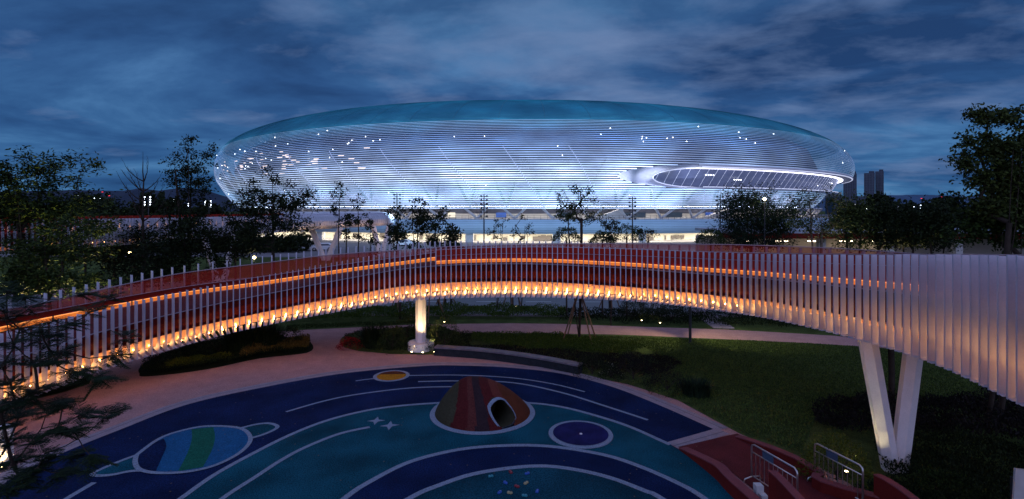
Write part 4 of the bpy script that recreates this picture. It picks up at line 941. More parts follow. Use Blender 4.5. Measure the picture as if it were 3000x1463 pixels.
# ------------------------------------------------------------------ stepping stones, lamp post
for r_, (xa, ya, xb, yb) in enumerate(((2032, 912, 2105, 962), (2060, 912, 2132, 963))):
    for k in range(12):
        q_ = k / 11; p = G(xa + (xb - xa) * q_, ya + (yb - ya) * q_)
        q = MB(); q.box((0, 0, .03), (.78, .28, .06)); o = q.build('stepping_stone', M['kerb']); o.location = (p[0], p[1], .02)
        tag(o, f'{"left" if r_ == 0 else "right"} row pale stepping stone, number {k+1} counting from the road' if k else f'stepping stone of the {"left" if r_ == 0 else "right"} row nearest the road', 'stepping stone', 'stepping stones crossing the planting')
p = G(2022, 1006)
e = empty('lamp_post', (p[0], p[1], .02), 'thin dark lamp post on the lawn below the bridge', 'lamp post')
q = MB(); q.tube([(0, 0, 0), (0, 0, 4.2)], .085, 8); q.lathe([(.14, 0), (.14, .05), (.09, .06)], (0, 0, 0), 12); q.build('pole', M['darkmetal'], e)
q = MB(); q.lathe([(.2, 0), (.24, .05), (.05, .16)], (0, 0, 4.2), 14); q.build('lamp_head', M['darkmetal'], e)
ld = bpy.data.lights.new('lamp', 'SPOT'); ld.energy = 650; ld.color = (1, .88, .5); ld.spot_size = R(128); ld.spot_blend = .6; ld.shadow_soft_size = .1
for dx in (-1, 1):
    lo = bpy.data.objects.new('lamp', ld); COL.objects.link(lo); lo.parent = e; lo.location = (dx * .3, .05, 4.1); lo.rotation_euler = (R(8), R(-dx * 34), 0)
ld.spot_size = R(80)

# ------------------------------------------------------------------ stadium
SCN = Vector((8.5, 272.9, 0))
stad = empty('stadium', (SCN.x, SCN.y, 0), 'huge glowing oval stadium wrapped in blue-white horizontal louvres', 'stadium')
LOW = [(127.5, 6.2), (131.0, 7.2), (133.8, 8.3), (136.5, 10.8), (138.4, 13.3), (140.1, 16), (142.0, 19.2), (142.8, 21.4), (143, 22.8)]
RC, ZC, RR, CZ = 0, 22.8, 143, 28.0
def prof(t):
    "t in [0,1]: lower edge -> belly; [1,2]: belly -> roof crown"
    if t <= 1:
        z = 8.3 + (22.8 - 8.3) * t; return float(np.interp(z, [b for a, b in LOW], [a for a, b in LOW])), z
    a = (t - 1) * math.pi / 2; return RR * math.cos(a) ** (2 / 2.25), ZC + CZ * math.sin(a) ** (2 / 2.25)
def rz(z, ph=0):
    if z <= 22.8: return float(np.interp(z, [b for a, b in LOW], [a for a, b in LOW]))
    ex = 2.25 + .36 * float(np.clip((-ph - 5) / 50, 0, 1)); s_ = min(1, (z - ZC) / CZ) ** (ex / 2); return RR * max(0, (1 - s_ * s_)) ** (1 / ex)
PH0, PH1 = -112, 112
def shrink(ph, z):   # the part under the long window slot steps back towards the right end
    if z > 14.2: return 0
    return 5.5 * float(np.clip((ph - 30) / 30, 0, 1))
def sp(ph, r, z): a = R(ph); return (r * math.sin(a), -r * math.cos(a), z)
SLC, SLH = 16.7, 2.55
def slot_start(z):   # start angle of the smooth lens at height z, None if not cut
    d = abs(z - (SLC + .1)) / 3.3
    if d >= 1: return None
    return 7.6 + (1 - math.sqrt(1 - d * d)) * 13
zs = []
t = 0.0
# louvre heights: even along the profile up to the roof band
z = 8.45
while z < 31.6:
    zs.append(z); z += .56 if z < 24 else .53 if z < 28 else .47
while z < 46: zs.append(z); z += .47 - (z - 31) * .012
sl_ = MB(); sr_ = MB()
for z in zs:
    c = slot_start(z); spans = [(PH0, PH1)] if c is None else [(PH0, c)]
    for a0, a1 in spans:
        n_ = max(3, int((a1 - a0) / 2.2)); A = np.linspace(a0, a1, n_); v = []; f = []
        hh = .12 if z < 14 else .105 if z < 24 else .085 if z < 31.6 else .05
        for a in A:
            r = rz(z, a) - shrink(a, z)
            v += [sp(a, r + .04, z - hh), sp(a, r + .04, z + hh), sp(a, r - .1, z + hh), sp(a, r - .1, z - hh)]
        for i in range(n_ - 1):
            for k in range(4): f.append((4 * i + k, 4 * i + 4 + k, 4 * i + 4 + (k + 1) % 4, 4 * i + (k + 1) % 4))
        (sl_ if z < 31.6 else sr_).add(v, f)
# louvre material: LED lit, colour by height, broken up round the ring
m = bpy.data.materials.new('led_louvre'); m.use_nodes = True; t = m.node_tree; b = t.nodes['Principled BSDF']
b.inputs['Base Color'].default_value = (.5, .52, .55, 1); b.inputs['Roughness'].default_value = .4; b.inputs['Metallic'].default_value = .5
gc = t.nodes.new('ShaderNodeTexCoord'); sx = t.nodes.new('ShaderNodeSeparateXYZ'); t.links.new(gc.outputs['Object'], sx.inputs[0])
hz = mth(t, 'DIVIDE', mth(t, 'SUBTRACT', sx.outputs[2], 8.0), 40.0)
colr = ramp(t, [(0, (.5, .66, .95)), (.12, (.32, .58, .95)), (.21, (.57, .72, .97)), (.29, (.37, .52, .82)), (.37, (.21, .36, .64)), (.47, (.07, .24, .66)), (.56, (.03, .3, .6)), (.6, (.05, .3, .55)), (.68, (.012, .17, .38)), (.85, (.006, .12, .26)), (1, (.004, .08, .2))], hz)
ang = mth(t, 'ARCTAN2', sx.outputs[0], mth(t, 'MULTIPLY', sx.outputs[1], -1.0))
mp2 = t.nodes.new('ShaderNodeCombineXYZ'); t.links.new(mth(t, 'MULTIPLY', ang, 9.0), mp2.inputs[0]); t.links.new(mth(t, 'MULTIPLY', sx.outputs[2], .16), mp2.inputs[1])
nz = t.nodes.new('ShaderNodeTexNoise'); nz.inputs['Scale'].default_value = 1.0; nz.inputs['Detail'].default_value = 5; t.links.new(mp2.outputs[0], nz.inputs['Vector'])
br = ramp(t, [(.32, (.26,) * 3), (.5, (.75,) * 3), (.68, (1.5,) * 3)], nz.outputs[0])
# output falls off towards both ends of the ring
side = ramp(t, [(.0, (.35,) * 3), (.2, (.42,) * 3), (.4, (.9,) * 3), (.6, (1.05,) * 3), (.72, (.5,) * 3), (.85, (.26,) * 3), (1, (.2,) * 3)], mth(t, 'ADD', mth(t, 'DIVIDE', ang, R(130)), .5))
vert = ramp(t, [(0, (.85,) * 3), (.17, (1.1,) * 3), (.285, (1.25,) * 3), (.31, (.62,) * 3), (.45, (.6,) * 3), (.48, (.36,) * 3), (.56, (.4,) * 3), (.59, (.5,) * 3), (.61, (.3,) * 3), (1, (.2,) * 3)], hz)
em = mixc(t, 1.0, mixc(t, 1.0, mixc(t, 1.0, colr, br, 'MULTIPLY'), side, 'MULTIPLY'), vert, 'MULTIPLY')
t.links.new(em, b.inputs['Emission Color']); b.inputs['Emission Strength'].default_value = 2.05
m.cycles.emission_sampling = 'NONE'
sl_.build('louvre_facade', m, stad)
m2 = m.copy(); m2.name = 'roof_wash_louvre'; b2 = m2.node_tree.nodes['Principled BSDF']; b2.inputs['Base Color'].default_value = (.02, .07, .1, 1); b2.inputs['Metallic'].default_value = 0; b2.inputs['Specular IOR Level'].default_value = .08; b2.inputs['Roughness'].default_value = .7  # light wash on the roof painted as emission, dimming with height
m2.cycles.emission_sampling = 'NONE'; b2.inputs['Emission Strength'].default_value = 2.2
sr_.build('roof_wash_louvre', m2, stad)
# roof shell
roofm = mat('roof_panel', (.02, .07, .12), .6, var=.12, scale=.08, emit=(.005, .055, .135), es=.9); roofm.cycles.emission_sampling = 'NONE'  # teal light wash put into the panels as even emission
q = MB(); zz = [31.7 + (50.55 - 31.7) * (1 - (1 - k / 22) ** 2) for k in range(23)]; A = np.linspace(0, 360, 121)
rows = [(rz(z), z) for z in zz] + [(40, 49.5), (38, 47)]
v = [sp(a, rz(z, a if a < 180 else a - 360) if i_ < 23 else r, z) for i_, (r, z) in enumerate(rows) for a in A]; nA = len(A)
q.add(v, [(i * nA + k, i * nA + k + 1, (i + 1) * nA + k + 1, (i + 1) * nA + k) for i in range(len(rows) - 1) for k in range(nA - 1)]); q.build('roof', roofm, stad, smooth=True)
# roof seams
for a in range(-60, 64, 5):
    q = MB()
    pts = [sp(a, rz(zz_, a) + .05, zz_ + .05) for rr_, zz_ in rows[:14]]
    for p_, p2 in zip(pts[:-1], pts[1:]): q.bar(p_, p2, .07, .04)
    q.build('roof_seam', bpy.data.materials.get('seam') or mat('seam', (.03, .12, .18), .6), stad)
# dark inner wall behind louvres with its light ring, and diagonal struts
q = MB(); rows = [(120, 5.6), (124, 9), (131, 14), (134, 19), (136, 23), (133, 30), (128, 33)]; A = np.linspace(-120, 120, 100); nA = len(A)
v = [sp(a, r - shrink(a, 14), z) for r, z in rows for a in A]; q.add(v, [(i * nA + k, i * nA + k + 1, (i + 1) * nA + k + 1, (i + 1) * nA + k) for i in range(len(rows) - 1) for k in range(nA - 1)])
iw = mat('inner_wall', (.1, .11, .16), .7, var=.35, scale=.12); q.build('inner_wall', iw, stad, smooth=True)
q = MB()
for z0, r0, w_ in ((8.9, 129.0, .5),):
    A = np.linspace(-70, 70, 60)
    for a0, a1 in zip(A[:-1], A[1:]):
        q.add([sp(a0, r0 - shrink(a0, 14), z0), sp(a1, r0 - shrink(a1, 14), z0), sp(a1, r0 + w_ - shrink(a1, 14), z0 + .01), sp(a0, r0 + w_ - shrink(a0, 14), z0 + .01)], [(0, 1, 2, 3)])
q.build('interior_light_ring', glow('interior_light', (.7, .76, 1.0), 34), stad)
tpm = mat('truss_paint', (.07, .075, .1), .6)
for k in range(-26, 27):
    a = k * 4.3; q = MB(); zt_ = 21.5 if a < 8 else 13.4; da = 2.1 if a < 8 else .75
    q.tube([sp(a, rz(9) - 1.8 - shrink(a, 9), 9), sp(a + da, rz(zt_) - 1.8 - shrink(a, zt_), zt_)], .33, 6); q.tube([sp(a, rz(9) - 1.8 - shrink(a, 9), 9), sp(a - da, rz(zt_) - 1.8 - shrink(a, zt_), zt_)], .33, 6)
    q.build('truss', tpm, stad)
ribm = mat('rib_glow', (.6, .62, .7), .5, emit=(.4, .5, .9), es=.35)  # lit look of the ribs put in as faint emission
for k in range(-16, 17):
    a = k * 6.6; pts = []; q = MB()
    for z in np.linspace(8.5, 24 if a < 12 else 13.6, 14):
        pts.append((a - (z - 8.5) * (.28 if a < 20 else .1), z))
    for (a0, z0), (a1, z1) in zip(pts[:-1], pts[1:]):
        if slot_start(z0) is not None and a0 > slot_start(z0) - .5: continue
        q.bar(sp(a0, rz(z0) + .0 - shrink(a0, z0), z0), sp(a1, rz(z1) - shrink(a1, z1), z1), .13, .13)
    if q.v: q.build('facade_rib', ribm, stad)
q = MB(); pts = []
for d_ in np.linspace(-1, 1, 26):
    z_ = SLC + d_ * (SLH - .02); pts.append(sp(12.2 + (1 - math.sqrt(max(0, 1 - d_ * d_))) * 6, rz(z_) - 3.1, z_))
q.tube(pts, .12, 6); q.tube([sp(a_, rz(14.1) - .2, 14.2) for a_ in np.linspace(18.2, 70, 60)], .1, 5)
q.tube([sp(a_, rz(19.4) + .1, 19.35) for a_ in np.linspace(17, 70, 60)], .2, 5); q.build('slot_rim', mat('rim_glow_trim', (.8, .8, .85), .4, emit=(.7, .75, 1), es=.7), stad)  # lit metal edge painted by emission
# window slot: lens cowl, soffit, sill, glass, mullions
metal = mat('brushed_cowl', (.6, .61, .7), .45, metal=.0, var=.1, scale=.3)
for a_ in (8, 12, 17):
    ld = bpy.data.lights.new('lamp', 'SPOT'); ld.energy = 11000; ld.color = (.7, .78, 1); ld.spot_size = R(48); ld.spot_blend = 1; ld.shadow_soft_size = .3
    lo = bpy.data.objects.new('lamp', ld); COL.objects.link(lo); lo.parent = stad; lo.location = sp(a_, 147.2, 6.4); lo.rotation_euler = (Vector(sp(a_ - .5, 138, 17)) - Vector(lo.location)).to_track_quat('-Z', 'Y').to_euler()
q = MB(); zz = np.linspace(SLC - 3.15, SLC + 3.35, 22); v = []; nb_ = 10
for z in zz:
    a0 = slot_start(z) if slot_start(z) is not None else 20.6
    d = abs(z - SLC) / (SLH + .02); a1 = 12.2 + (1 - math.sqrt(max(0, 1 - d * d))) * 6 if d < 1 else max(a0 + .05, 18.2)
    a1 = max(a1, a0 + .03)
    for k in range(nb_ + 1):
        q_ = k / nb_; v.append(sp(a0 + (a1 - a0) * q_, rz(z) + .05 - 3.2 * q_ ** 2 * (1 if d < 1 else .05), z))
q.add(v, [(i * (nb_ + 1) + k, i * (nb_ + 1) + k + 1, (i + 1) * (nb_ + 1) + k + 1, (i + 1) * (nb_ + 1) + k) for i in range(len(zz) - 1) for k in range(nb_)]); q.build('slot_cowl', metal, stad, smooth=True)
def annulus(name, m_, rows, a0, a1, n_=50):
    q = MB(); A = np.linspace(a0, a1, n_); v = [sp(a, r, z) for r, z in rows for a in A]
    q.add(v, [(i * n_ + k, i * n_ + k + 1, (i + 1) * n_ + k + 1, (i + 1) * n_ + k) for i in range(len(rows) - 1) for k in range(n_ - 1)]); return q.build(name, m_, stad, smooth=True)
annulus('slot_soffit', mat('lit_soffit', (.75, .75, .8), .5), [(rz(20.1), 20.1), (rz(19.9) + .3, 19.6), (rz(19.3) - .1, 19.25), (137.5, 19.35)], 16.5, 100)
annulus('slot_sill', mat('sill_metal', (.45, .46, .52), .4, metal=.5), [(134.5, 14.35), (rz(14) - .0, 14.1), (rz(13.7) + .1, 13.6)], 16.0, 100)
gm = mat('slot_glass', (.06, .07, .12), .15, var=.5, scale=.15, emit=(.09, .12, .26), es=.45); gm.cycles.emission_sampling = 'NONE'
annulus('slot_glass', gm, [(134.8, 14.35), (137.6, 19.3)], 11.0, 100, 60)
mum = mat('mullion', (.7, .72, .8), .5, emit=(.4, .45, .7), es=.35)  # brightness of the lit mullions painted as weak emission
for k in range(58):
    a = 12.6 + k * 1.25; q = MB(); q.bar(sp(a, 135.05, 14.4), sp(a + .55, 137.8, 19.25), .075, .08); q.build('slot_mullion', mum, stad)
q = MB(); A = np.linspace(13.2, 75, 60)
for a0, a1 in zip(A[:-1], A[1:]): q.add([sp(a0, 138.0, 19.15), sp(a1, 138.0, 19.15), sp(a1, 139.2, 19.1), sp(a0, 139.2, 19.1)], [(0, 1, 2, 3)])
q.build('slot_light', glow('slot_lamp', (.8, .8, 1.0), 4.5), stad)
for a, z, nn2 in ((19.2, 17.6, 4), (23.4, 16.5, 4), (50, 17.4, 3)):
    q = MB()
    for k in range(nn2): q.box(sp(a + k * .35, 136.9, z), (.34, .1, .26), R(a))
    q.build('floodlight', glow('pitch_lamp', (.85, .88, 1), 5, False), stad)
# sparkles: small facade lamps
rng = random.Random(5); spk = glow('facade_sparkle', (.85, .92, 1), 9, False); me = None
for k in range(62):
    if k < 24: a, z = rng.uniform(-56, 50), rng.uniform(9, 31)
    elif k < 50: a, z = rng.uniform(-44, 28), rng.gauss(26.5, .9)
    else: a, z = rng.uniform(-54, -22), rng.gauss(22.5, 1.6)
    if me is None:
        q = MB(); q.lathe([(.02, -.1), (.065, -.06), (.08, 0), (.065, .06), (.02, .1)], (0, 0, 0), 8); o = q.build('facade_lamp', spk, stad); me = o.data
    else: o = link_mesh('facade_lamp', me, None, stad)
    o.location = sp(a, rz(z, a) + .15, z)
# warm concourse strip lights seen through the louvres (upper left)
q = MB()
for k in range(64):
    a = rng.uniform(-53, -20); z = 22.5 + rng.gauss(0, 1.6) - .03 * (a + 36)
    q.bar(sp(a, 141.2, z), sp(a + rng.uniform(.5, 1.0), 141.2, z - .05), .16, .10)
o = q.build('concourse_light', glow('concourse_warm', (1, .8, .75), 2.4, False), stad); o['kind'] = 'stuff'
# concourse level wall, V columns, doors, podium
cw = mat('concourse_wall', (.5, .48, .46), .7, var=.15, scale=.2)
annulus('concourse_wall', cw, [(121.5, 8.8), (121.5, 5.6)], -80, 80, 80)
annulus('cladding_soffit', mat('soffit_panel', (.55, .55, .6), .6), [(rz(8.3), 8.25), (121.5, 8.75)], -110, 110, 90)
q = MB(); A = np.linspace(-60, 60, 50)
for a0, a1 in zip(A[:-1], A[1:]): q.add([sp(a0, 126, 8.5), sp(a1, 126, 8.5), sp(a1, 126.6, 8.5), sp(a0, 126.6, 8.5)], [(0, 1, 2, 3)])
q.build('concourse_lamp', glow('concourse_lamp', (1, .92, .85), 22), stad)
for k in range(-13, 14):
    a = k * 4.6 + 1.2; q = MB(); q.tube([sp(a, 130, 5.6), sp(a - 1.3, 132.2, 8.4)], .36, 8); q.tube([sp(a, 130, 5.6), sp(a + 1.3, 132.2, 8.4)], .36, 8); q.build('v_column', mat('v_column_paint', (.65, .65, .7), .6) if k == -13 else bpy.data.materials['v_column_paint'], stad)
for a0, w_, mm in ((-12.5, 2.2, 'led'), (-5.5, 3, 'b'), (3.2, 4, 'd'), (13.0, 8, 'd'), (19.5, 6, 'd'), (26, 3, 'b'), (-28, 3, 'd')):
    q = MB(); q.box(sp(a0, 121.75, 7.1), (w_, .2, 2.7), R(a0))
    q.build('doorway', M['glass'] if mm == 'd' else glow('doorway_light', (1, .9, .75), 1.1, False) if mm == 'led' else mat('blue_screen', (.02, .06, .25), .4, emit=(.02, .08, .4), es=.5), stad)
for a0, a1, lb in ((6.5, 10.5, 1), (22.5, 27.5, 1)):   # slanting white stair walls
    q = MB(); p0, p1 = sp(a0, 127, 5.6), sp(a1, 127, 5.6); t0, t1 = sp(a0 + .3, 127, 6.0), sp(a1, 127, 8.5)
    q.add([p0, p1, t1, t0] + [(x_, y_ + .6, z_) for x_, y_, z_ in (p0, p1, t1, t0)], [(0, 1, 2, 3), (3, 2, 6, 7), (4, 7, 6, 5)]); q.build('stair_wall', M['concrete'] if lb == 0 else mat('white_stair', (.7, .7, .75), .6), stad)
RPD = 148.0
annulus('podium_deck', mat('podium_deck', (.3, .3, .32), .8), [(RPD, 5.6), (119, 5.6)], -115, 115, 100)
pm = mat('podium_cladding', (.36, .5, .6), .55, var=.06, scale=.3)
annulus('podium_cladding', pm, [(RPD - .3, 5.55), (RPD, 5.58), (RPD, 2.2), (RPD - 1, 2.15)], -115, 115, 120)
q = MB()
for z in np.arange(2.6, 5.5, .42):
    A = np.linspace(-60, 60, 90)
    for a0, a1 in zip(A[:-1], A[1:]): q.bar(sp(a0, RPD + .01, z), sp(a1, RPD + .01, z), .03, .05)
q.build('podium_joint', mat('podium_joint', (.1, .15, .2), .7), stad)
q = MB()
for k in range(-90, 91):
    a = k * .62; q.bar(sp(a, RPD - .5, 5.6), sp(a, RPD - .5, 6.65), .06)
for z in (6.65, 6.15):
    A = np.linspace(-58, 58, 90)
    for a0, a1 in zip(A[:-1], A[1:]): q.bar(sp(a0, RPD - .5, z), sp(a1, RPD - .5, z), .05)
q.build('podium_railing', M['darkmetal'], stad)
annulus('podium_ceiling', mat('podium_ceiling', (.6, .58, .52), .7), [(RPD - .8, 2.2), (139.5, 2.25)], -80, 80, 80)
inw = mat('shop_wall', (.62, .58, .48), .7, var=.15, scale=.25)
annulus('podium_wall', inw, [(140, 2.25), (140, -.1)], -80, 80, 80)
plm = glow('podium_lamp', (1, .92, .76), 13); A = np.arange(-40, 50, 1.1)
for a0 in A: q = MB(); q.add([sp(a0, 142, 2.16), sp(a0 + .75, 142, 2.16), sp(a0 + .75, 146, 2.16), sp(a0, 146, 2.16)], [(0, 1, 2, 3)]); q.build('podium_light', plm, stad)
rng = random.Random(3)
for k in range(-6, 8):
    a = k * 8.3 + .9; q = MB(); q.box(sp(a, 146.4, 1.05), (1.9, 1.2, 2.3), R(a)); q.build('podium_pier', M['concrete'], stad)
dfm = mat('dark_fitting', (.12, .1, .09), .6)
for k in range(90):
    q = MB(); a = rng.uniform(-30, 40); w_ = rng.uniform(.3, 1.4); h_ = rng.uniform(.4, 1.4); q.box(sp(a, 140.3, h_ / 2 + rng.uniform(0, .6)), (w_, .15, h_), R(a)); q.build('shop_fitting', dfm, stad)

# tall lamp poles in front of the stadium
def tallpole(x, ytop, Y, label, lit=True):
    k = Y / FPX; X = (x - CX) * k; H = CAM_H - (ytop - HOR) * k; e = empty('floodlight_pole', (X, Y, 0), label, 'lamp pole', 'tall multi-head lamp poles before the stadium')
    q = MB(); q.tube([(0, 0, 0), (0, 0, H)], [.14, .09], 8); q.build('pole', M['darkmetal'], e)
    for i in range(6):
        z = H - .3 - i * .72
        for sg in (-1, 1):
            q = MB(); q.bar((0, 0, z), (sg * .45, 0, z), .05); q.box((sg * .5, .1, z), (.34, .28, .26), 0, R(-20)); q.build('lamp_head', M['darkmetal'], e)
    if lit:
        ld = bpy.data.lights.new('lamp', 'SPOT'); ld.energy = 9000; ld.color = (.42, .7, 1.0); ld.spot_size = R(110); ld.spot_blend = .8; ld.shadow_soft_size = .4  # added spot to brighten the podium; the heads themselves stay dark
        lo = bpy.data.objects.new('lamp', ld); COL.objects.link(lo); lo.parent = e; lo.location = (0, .5, H - 2); d = Vector((0, 30, -6)); lo.rotation_euler = d.to_track_quat('-Z', 'Y').to_euler()
tallpole(1163, 566, 92, 'leftmost tall dark lamp pole before the podium')
tallpole(1418, 570, 92, 'second tall dark lamp pole, before the blue screen')
tallpole(1853, 577, 92, 'third tall dark lamp pole, right of the two-headed tree')
tallpole(2110, 572, 92, 'rightmost tall dark lamp pole beside the big dark tree')

# ------------------------------------------------------------------ far loop of the bridge on the left
lb = empty('far_footbridge', (-34, 50, 0), 'far red and silver stretch of footbridge seen through the left trees', 'footbridge')
LP = np.array(crom([(-60, 26, 7.3, 4.7), (-44, 31, 7.3, 4.8), (-36.5, 40, 7.3, 4.9), (-34, 52, 7.25, 4.9), (-32, 66, 7.3, 5.0), (-28, 82, 7.4, 5.1), (-22.5, 96, 7.45, 5.2)], 24))
ll = np.concatenate(([0], np.cumsum(np.hypot(np.diff(LP[:, 0]), np.diff(LP[:, 1])))))
def LV_(s): return np.array([np.interp(s, ll, LP[:, k]) for k in range(4)])
def lat(s, u, z):
    a, b2 = LV_(max(0, s - .5)), LV_(min(ll[-1], s + .5)); t_ = (b2 - a)[:2]; t_ /= np.linalg.norm(t_); c = LV_(s); return (c[0] - t_[1] * u, c[1] + t_[0] * u, z), math.atan2(t_[1], t_[0])
def lsweep(name, m_, pf):
    ss = np.linspace(0, ll[-1], 90); v = []; k0 = len(pf(ss[0]))
    for s in ss: v += [lat(s, u, z)[0] for u, z in pf(s)]
    f = [(i * k0 + k, (i + 1) * k0 + k, (i + 1) * k0 + (k + 1) % k0, i * k0 + (k + 1) % k0) for i in range(89) for k in range(k0)]
    keep(MB().add(v, f).build(name, m_), lb)
lsweep('deck', M['redfascia'], lambda s: box(.2, 4.8, LV_(s)[2] - 2.0, LV_(s)[2] - 1.1))
lsweep('parapet', M['redmetal'], lambda s: box(4.6, 4.7, LV_(s)[2] - 1.1, LV_(s)[2] + .15))
lsweep('girder', M['soffit'], lambda s: box(.7, 4.2, LV_(s)[3] + .05, LV_(s)[2] - 2.05))
q = MB(); s = .2; i = 0; q2 = MB()
while s < ll[-1]:
    c = LV_(s); p_, an = lat(s, -.05, (c[2] + c[3]) / 2 - .05); q.box(p_, (.1, .24, c[2] - c[3]), an)
    if i % 3 == 0:
        a_, _ = lat(s + .15, .25, c[3] + .3); b_, _ = lat(s + .15, .55, c[3] + .45); q2.bar(a_, b_, .05)
        a_, _ = lat(s + .15, .1, c[2] - .75); q2.box(a_, (.07, .05, .05))
    s += .34; i += 1
o = keep(q.build('fin', M['fin']), lb); o['kind'] = 'stuff'
o = keep(q2.build('light_bar', glow('far_led', (1, .42, .12), 16)), lb); o['kind'] = 'stuff'
vcol((-30.2, 54, 0), [(-31.6, 53.5, 5.1), (-29.0, 54.5, 5.1)], .33, 'white V-shaped column of the far footbridge behind the left trees')
vcol((-29.3, 82, 0), [(-31.6, 82, 5.1), (-27.0, 82, 5.1)], .5, 'white V-shaped column under the curved canopy, left one')
vcol((-22.6, 90, 0), [(-24, 90, 5.2), (-21.2, 90, 5.2)], .45, 'white V-shaped column under the curved canopy, right one')
q = MB()   # ribbed canopy end against the podium
rows = [(-.4, 5.15), (-.9, 5.6), (-1.0, 6.3), (-.6, 7.0), (.6, 7.5), (3, 7.7)]; v = []; ss = np.linspace(ll[-1] - 26, ll[-1], 30)
for u, z in rows: v += [lat(s, u, z)[0] for s in ss]
q.add(v, [(i * 30 + k, i * 30 + k + 1, (i + 1) * 30 + k + 1, (i + 1) * 30 + k) for i in range(5) for k in range(29)])
keep(q.build('canopy', mat('ribbed_canopy', (.62, .6, .66), .4, metal=.3, var=.1, scale=1)), lb)
q = MB()
for s in np.arange(ll[-1] - 26, ll[-1], .6):
    a_ = [lat(s, u - .04, z)[0] for u, z in rows[:5]]
    for p_, p2 in zip(a_[:-1], a_[1:]): q.bar(p_, p2, .06, .03)
keep(q.build('canopy_rib', M['fin']), lb)
ld = bpy.data.lights.new('lamp', 'POINT'); ld.energy = 60; ld.color = (1, .6, .35); ld.shadow_soft_size = .1
for s in np.arange(ll[-1] - 24, ll[-1], 5): p_, _ = lat(s, -1.8, 4.6); lo = bpy.data.objects.new('lamp', ld); COL.objects.link(lo); keep(lo, lb); lo.location = Vector(p_) - Vector(lb.location)

# parked cars on the forecourt
def car(x, y, rz_, label):
    p = G(x, y); e = empty('parked_car', (p[0], p[1], .02), label, 'car', 'cars parked on the forecourt'); e.rotation_euler.z = rz_
    q = MB(); pr = [(-2.25, .35), (-2.3, .75), (-1.9, .95), (-1.15, 1.02), (-.45, 1.48), (1.2, 1.5), (1.95, 1.05), (2.25, .95), (2.3, .4)]; v = []
    for sy, k_ in ((-.88, 1), (-.7, 1.0), (.7, 1.0), (.88, 1)):
        for xx, zz_ in pr:
            inset = .12 if abs(sy) > .8 and zz_ > 1.2 else 0
            v.append((xx, sy * (1 - inset), zz_ if abs(sy) < .8 else zz_ - .06))
    n9 = len(pr); q.add(v, [(i * n9 + k, i * n9 + k + 1, (i + 1) * n9 + k + 1, (i + 1) * n9 + k) for i in range(3) for k in range(n9 - 1)] + [tuple(range(n9)), tuple(range(3 * n9, 4 * n9))[::-1]]); q.build('body', M['carpaint'], e, smooth=False)
    q = MB()
    for sy in (-.80, .80): q.add([(-1.0, sy * 1.1, 1.0), (1.75, sy * 1.1, 1.03), (1.1, sy * .985, 1.38), (-.4, sy * .985, 1.38)], [(0, 1, 2, 3)])
    q.build('window', M['glass'], e)
    for sx_ in (-1.4, 1.4):
        for sy in (-.85, .85):
            q = MB(); q.tube([(sx_, sy - .1, .34), (sx_, sy + .1, .34)], .34, 14); w_ = q.build('wheel', M['tyre'], e); q = MB(); q.tube([(sx_, sy - .11, .34), (sx_, sy + .11, .34)], .2, 10); q.build('rim', M['steel'], w_)
car(945, 735, .2, 'white car parked left of the V-shaped canopy columns'); car(1190, 722, 2.9, 'white car half hidden behind young trees before the podium')

# ------------------------------------------------------------------ right pavilion, towers, hills
e = empty('pavilion', (60, 66, 0), 'low flat-roofed pavilion with a red-edged roof behind the right trees', 'pavilion')
q = MB(); q.box((52, 66, 5.35), (54, 9, .35), R(-3)); keep(q.build('roof', mat('pale_roof', (.32, .36, .42), .6)), e)
q = MB(); q.box((52, 61.6, 4.85), (54, .3, .62), R(-3)); keep(q.build('roof_edge', M['redfascia']), e)
each([('box', (30 + k * 8, 64.5 - k * .42, 2.3), (.8, .8, 4.6)) for k in range(7)], 'column', M['concrete'], e, True)
q = MB(); q.box((52, 69.5, 2.3), (54, .3, 4.4), R(-3)); keep(q.build('wall', mat('pavilion_wall', (.5, .42, .35), .7)), e)
each([('box', (31 + k * 4.2, 68, 3.9), (1.4, .5, .1)) for k in range(5)], 'ceiling_lamp', glow('pavilion_lamp', (1, .82, .6), 9), e, True)
def tower(x0, x1, ytop, Y, label, cols, name='office_tower'):
    k = Y / FPX; X0, X1 = (x0 - CX) * k, (x1 - CX) * k; H = CAM_H - (ytop - HOR) * k; e = empty(name, ((X0 + X1) / 2, Y, 0), label, 'tower'); w_ = (X1 - X0) * .82; e.rotation_euler.z = -math.atan2(X0, Y)
    q = MB(); q.box((0, 0, H / 2), (w_, w_ * .8, H)); q.box((w_ * .2, 0, H + 1), (w_ * .5, w_ * .5, 4)); q.build('wall', mat('tower_wall', (.025, .04, .07), .4) if 'tower_wall' not in bpy.data.materials else bpy.data.materials['tower_wall'], e)
    each([('box', (-w_ / 2 + (i + .5) * w_ / cols, -w_ * .4 - .3, H / 2), (w_ / cols * .25, .8, H)) for i in range(cols)], 'pier', bpy.data.materials.get('tower_pier') or mat('tower_pier', (.09, .12, .17), .6), e)
    q = MB(); n_ = int(H / 4)
    for i in range(n_): q.box((0, -w_ * .4 - .1, i * 4 + 2), (w_ * .98, .5, 1.0))
    q.build('window', M['glass'], e)
tower(2531, 2563, 508, 820, 'left office block with pale vertical piers, beside the taller one', 7); tower(2564, 2589, 503, 830, 'taller right office block with dark centre', 6); tower(2470, 2510, 510, 700, 'dark office tower half hidden behind the stadium', 8)
e = empty('low_block', (400, 690, 0), 'low office block between the towers with a row of lit windows', 'building')
q = MB(); q.box((449, 700, 13), (44, 20, 26)); keep(q.build('wall', bpy.data.materials['tower_wall']), e)
each([('box', (437 + k * 3.4, 689.7, 14.8), (2.0, .3, 1.4)) for k in range(7)], 'window', glow('lit_window', (.9, .95, 1), .8, False), e, True)
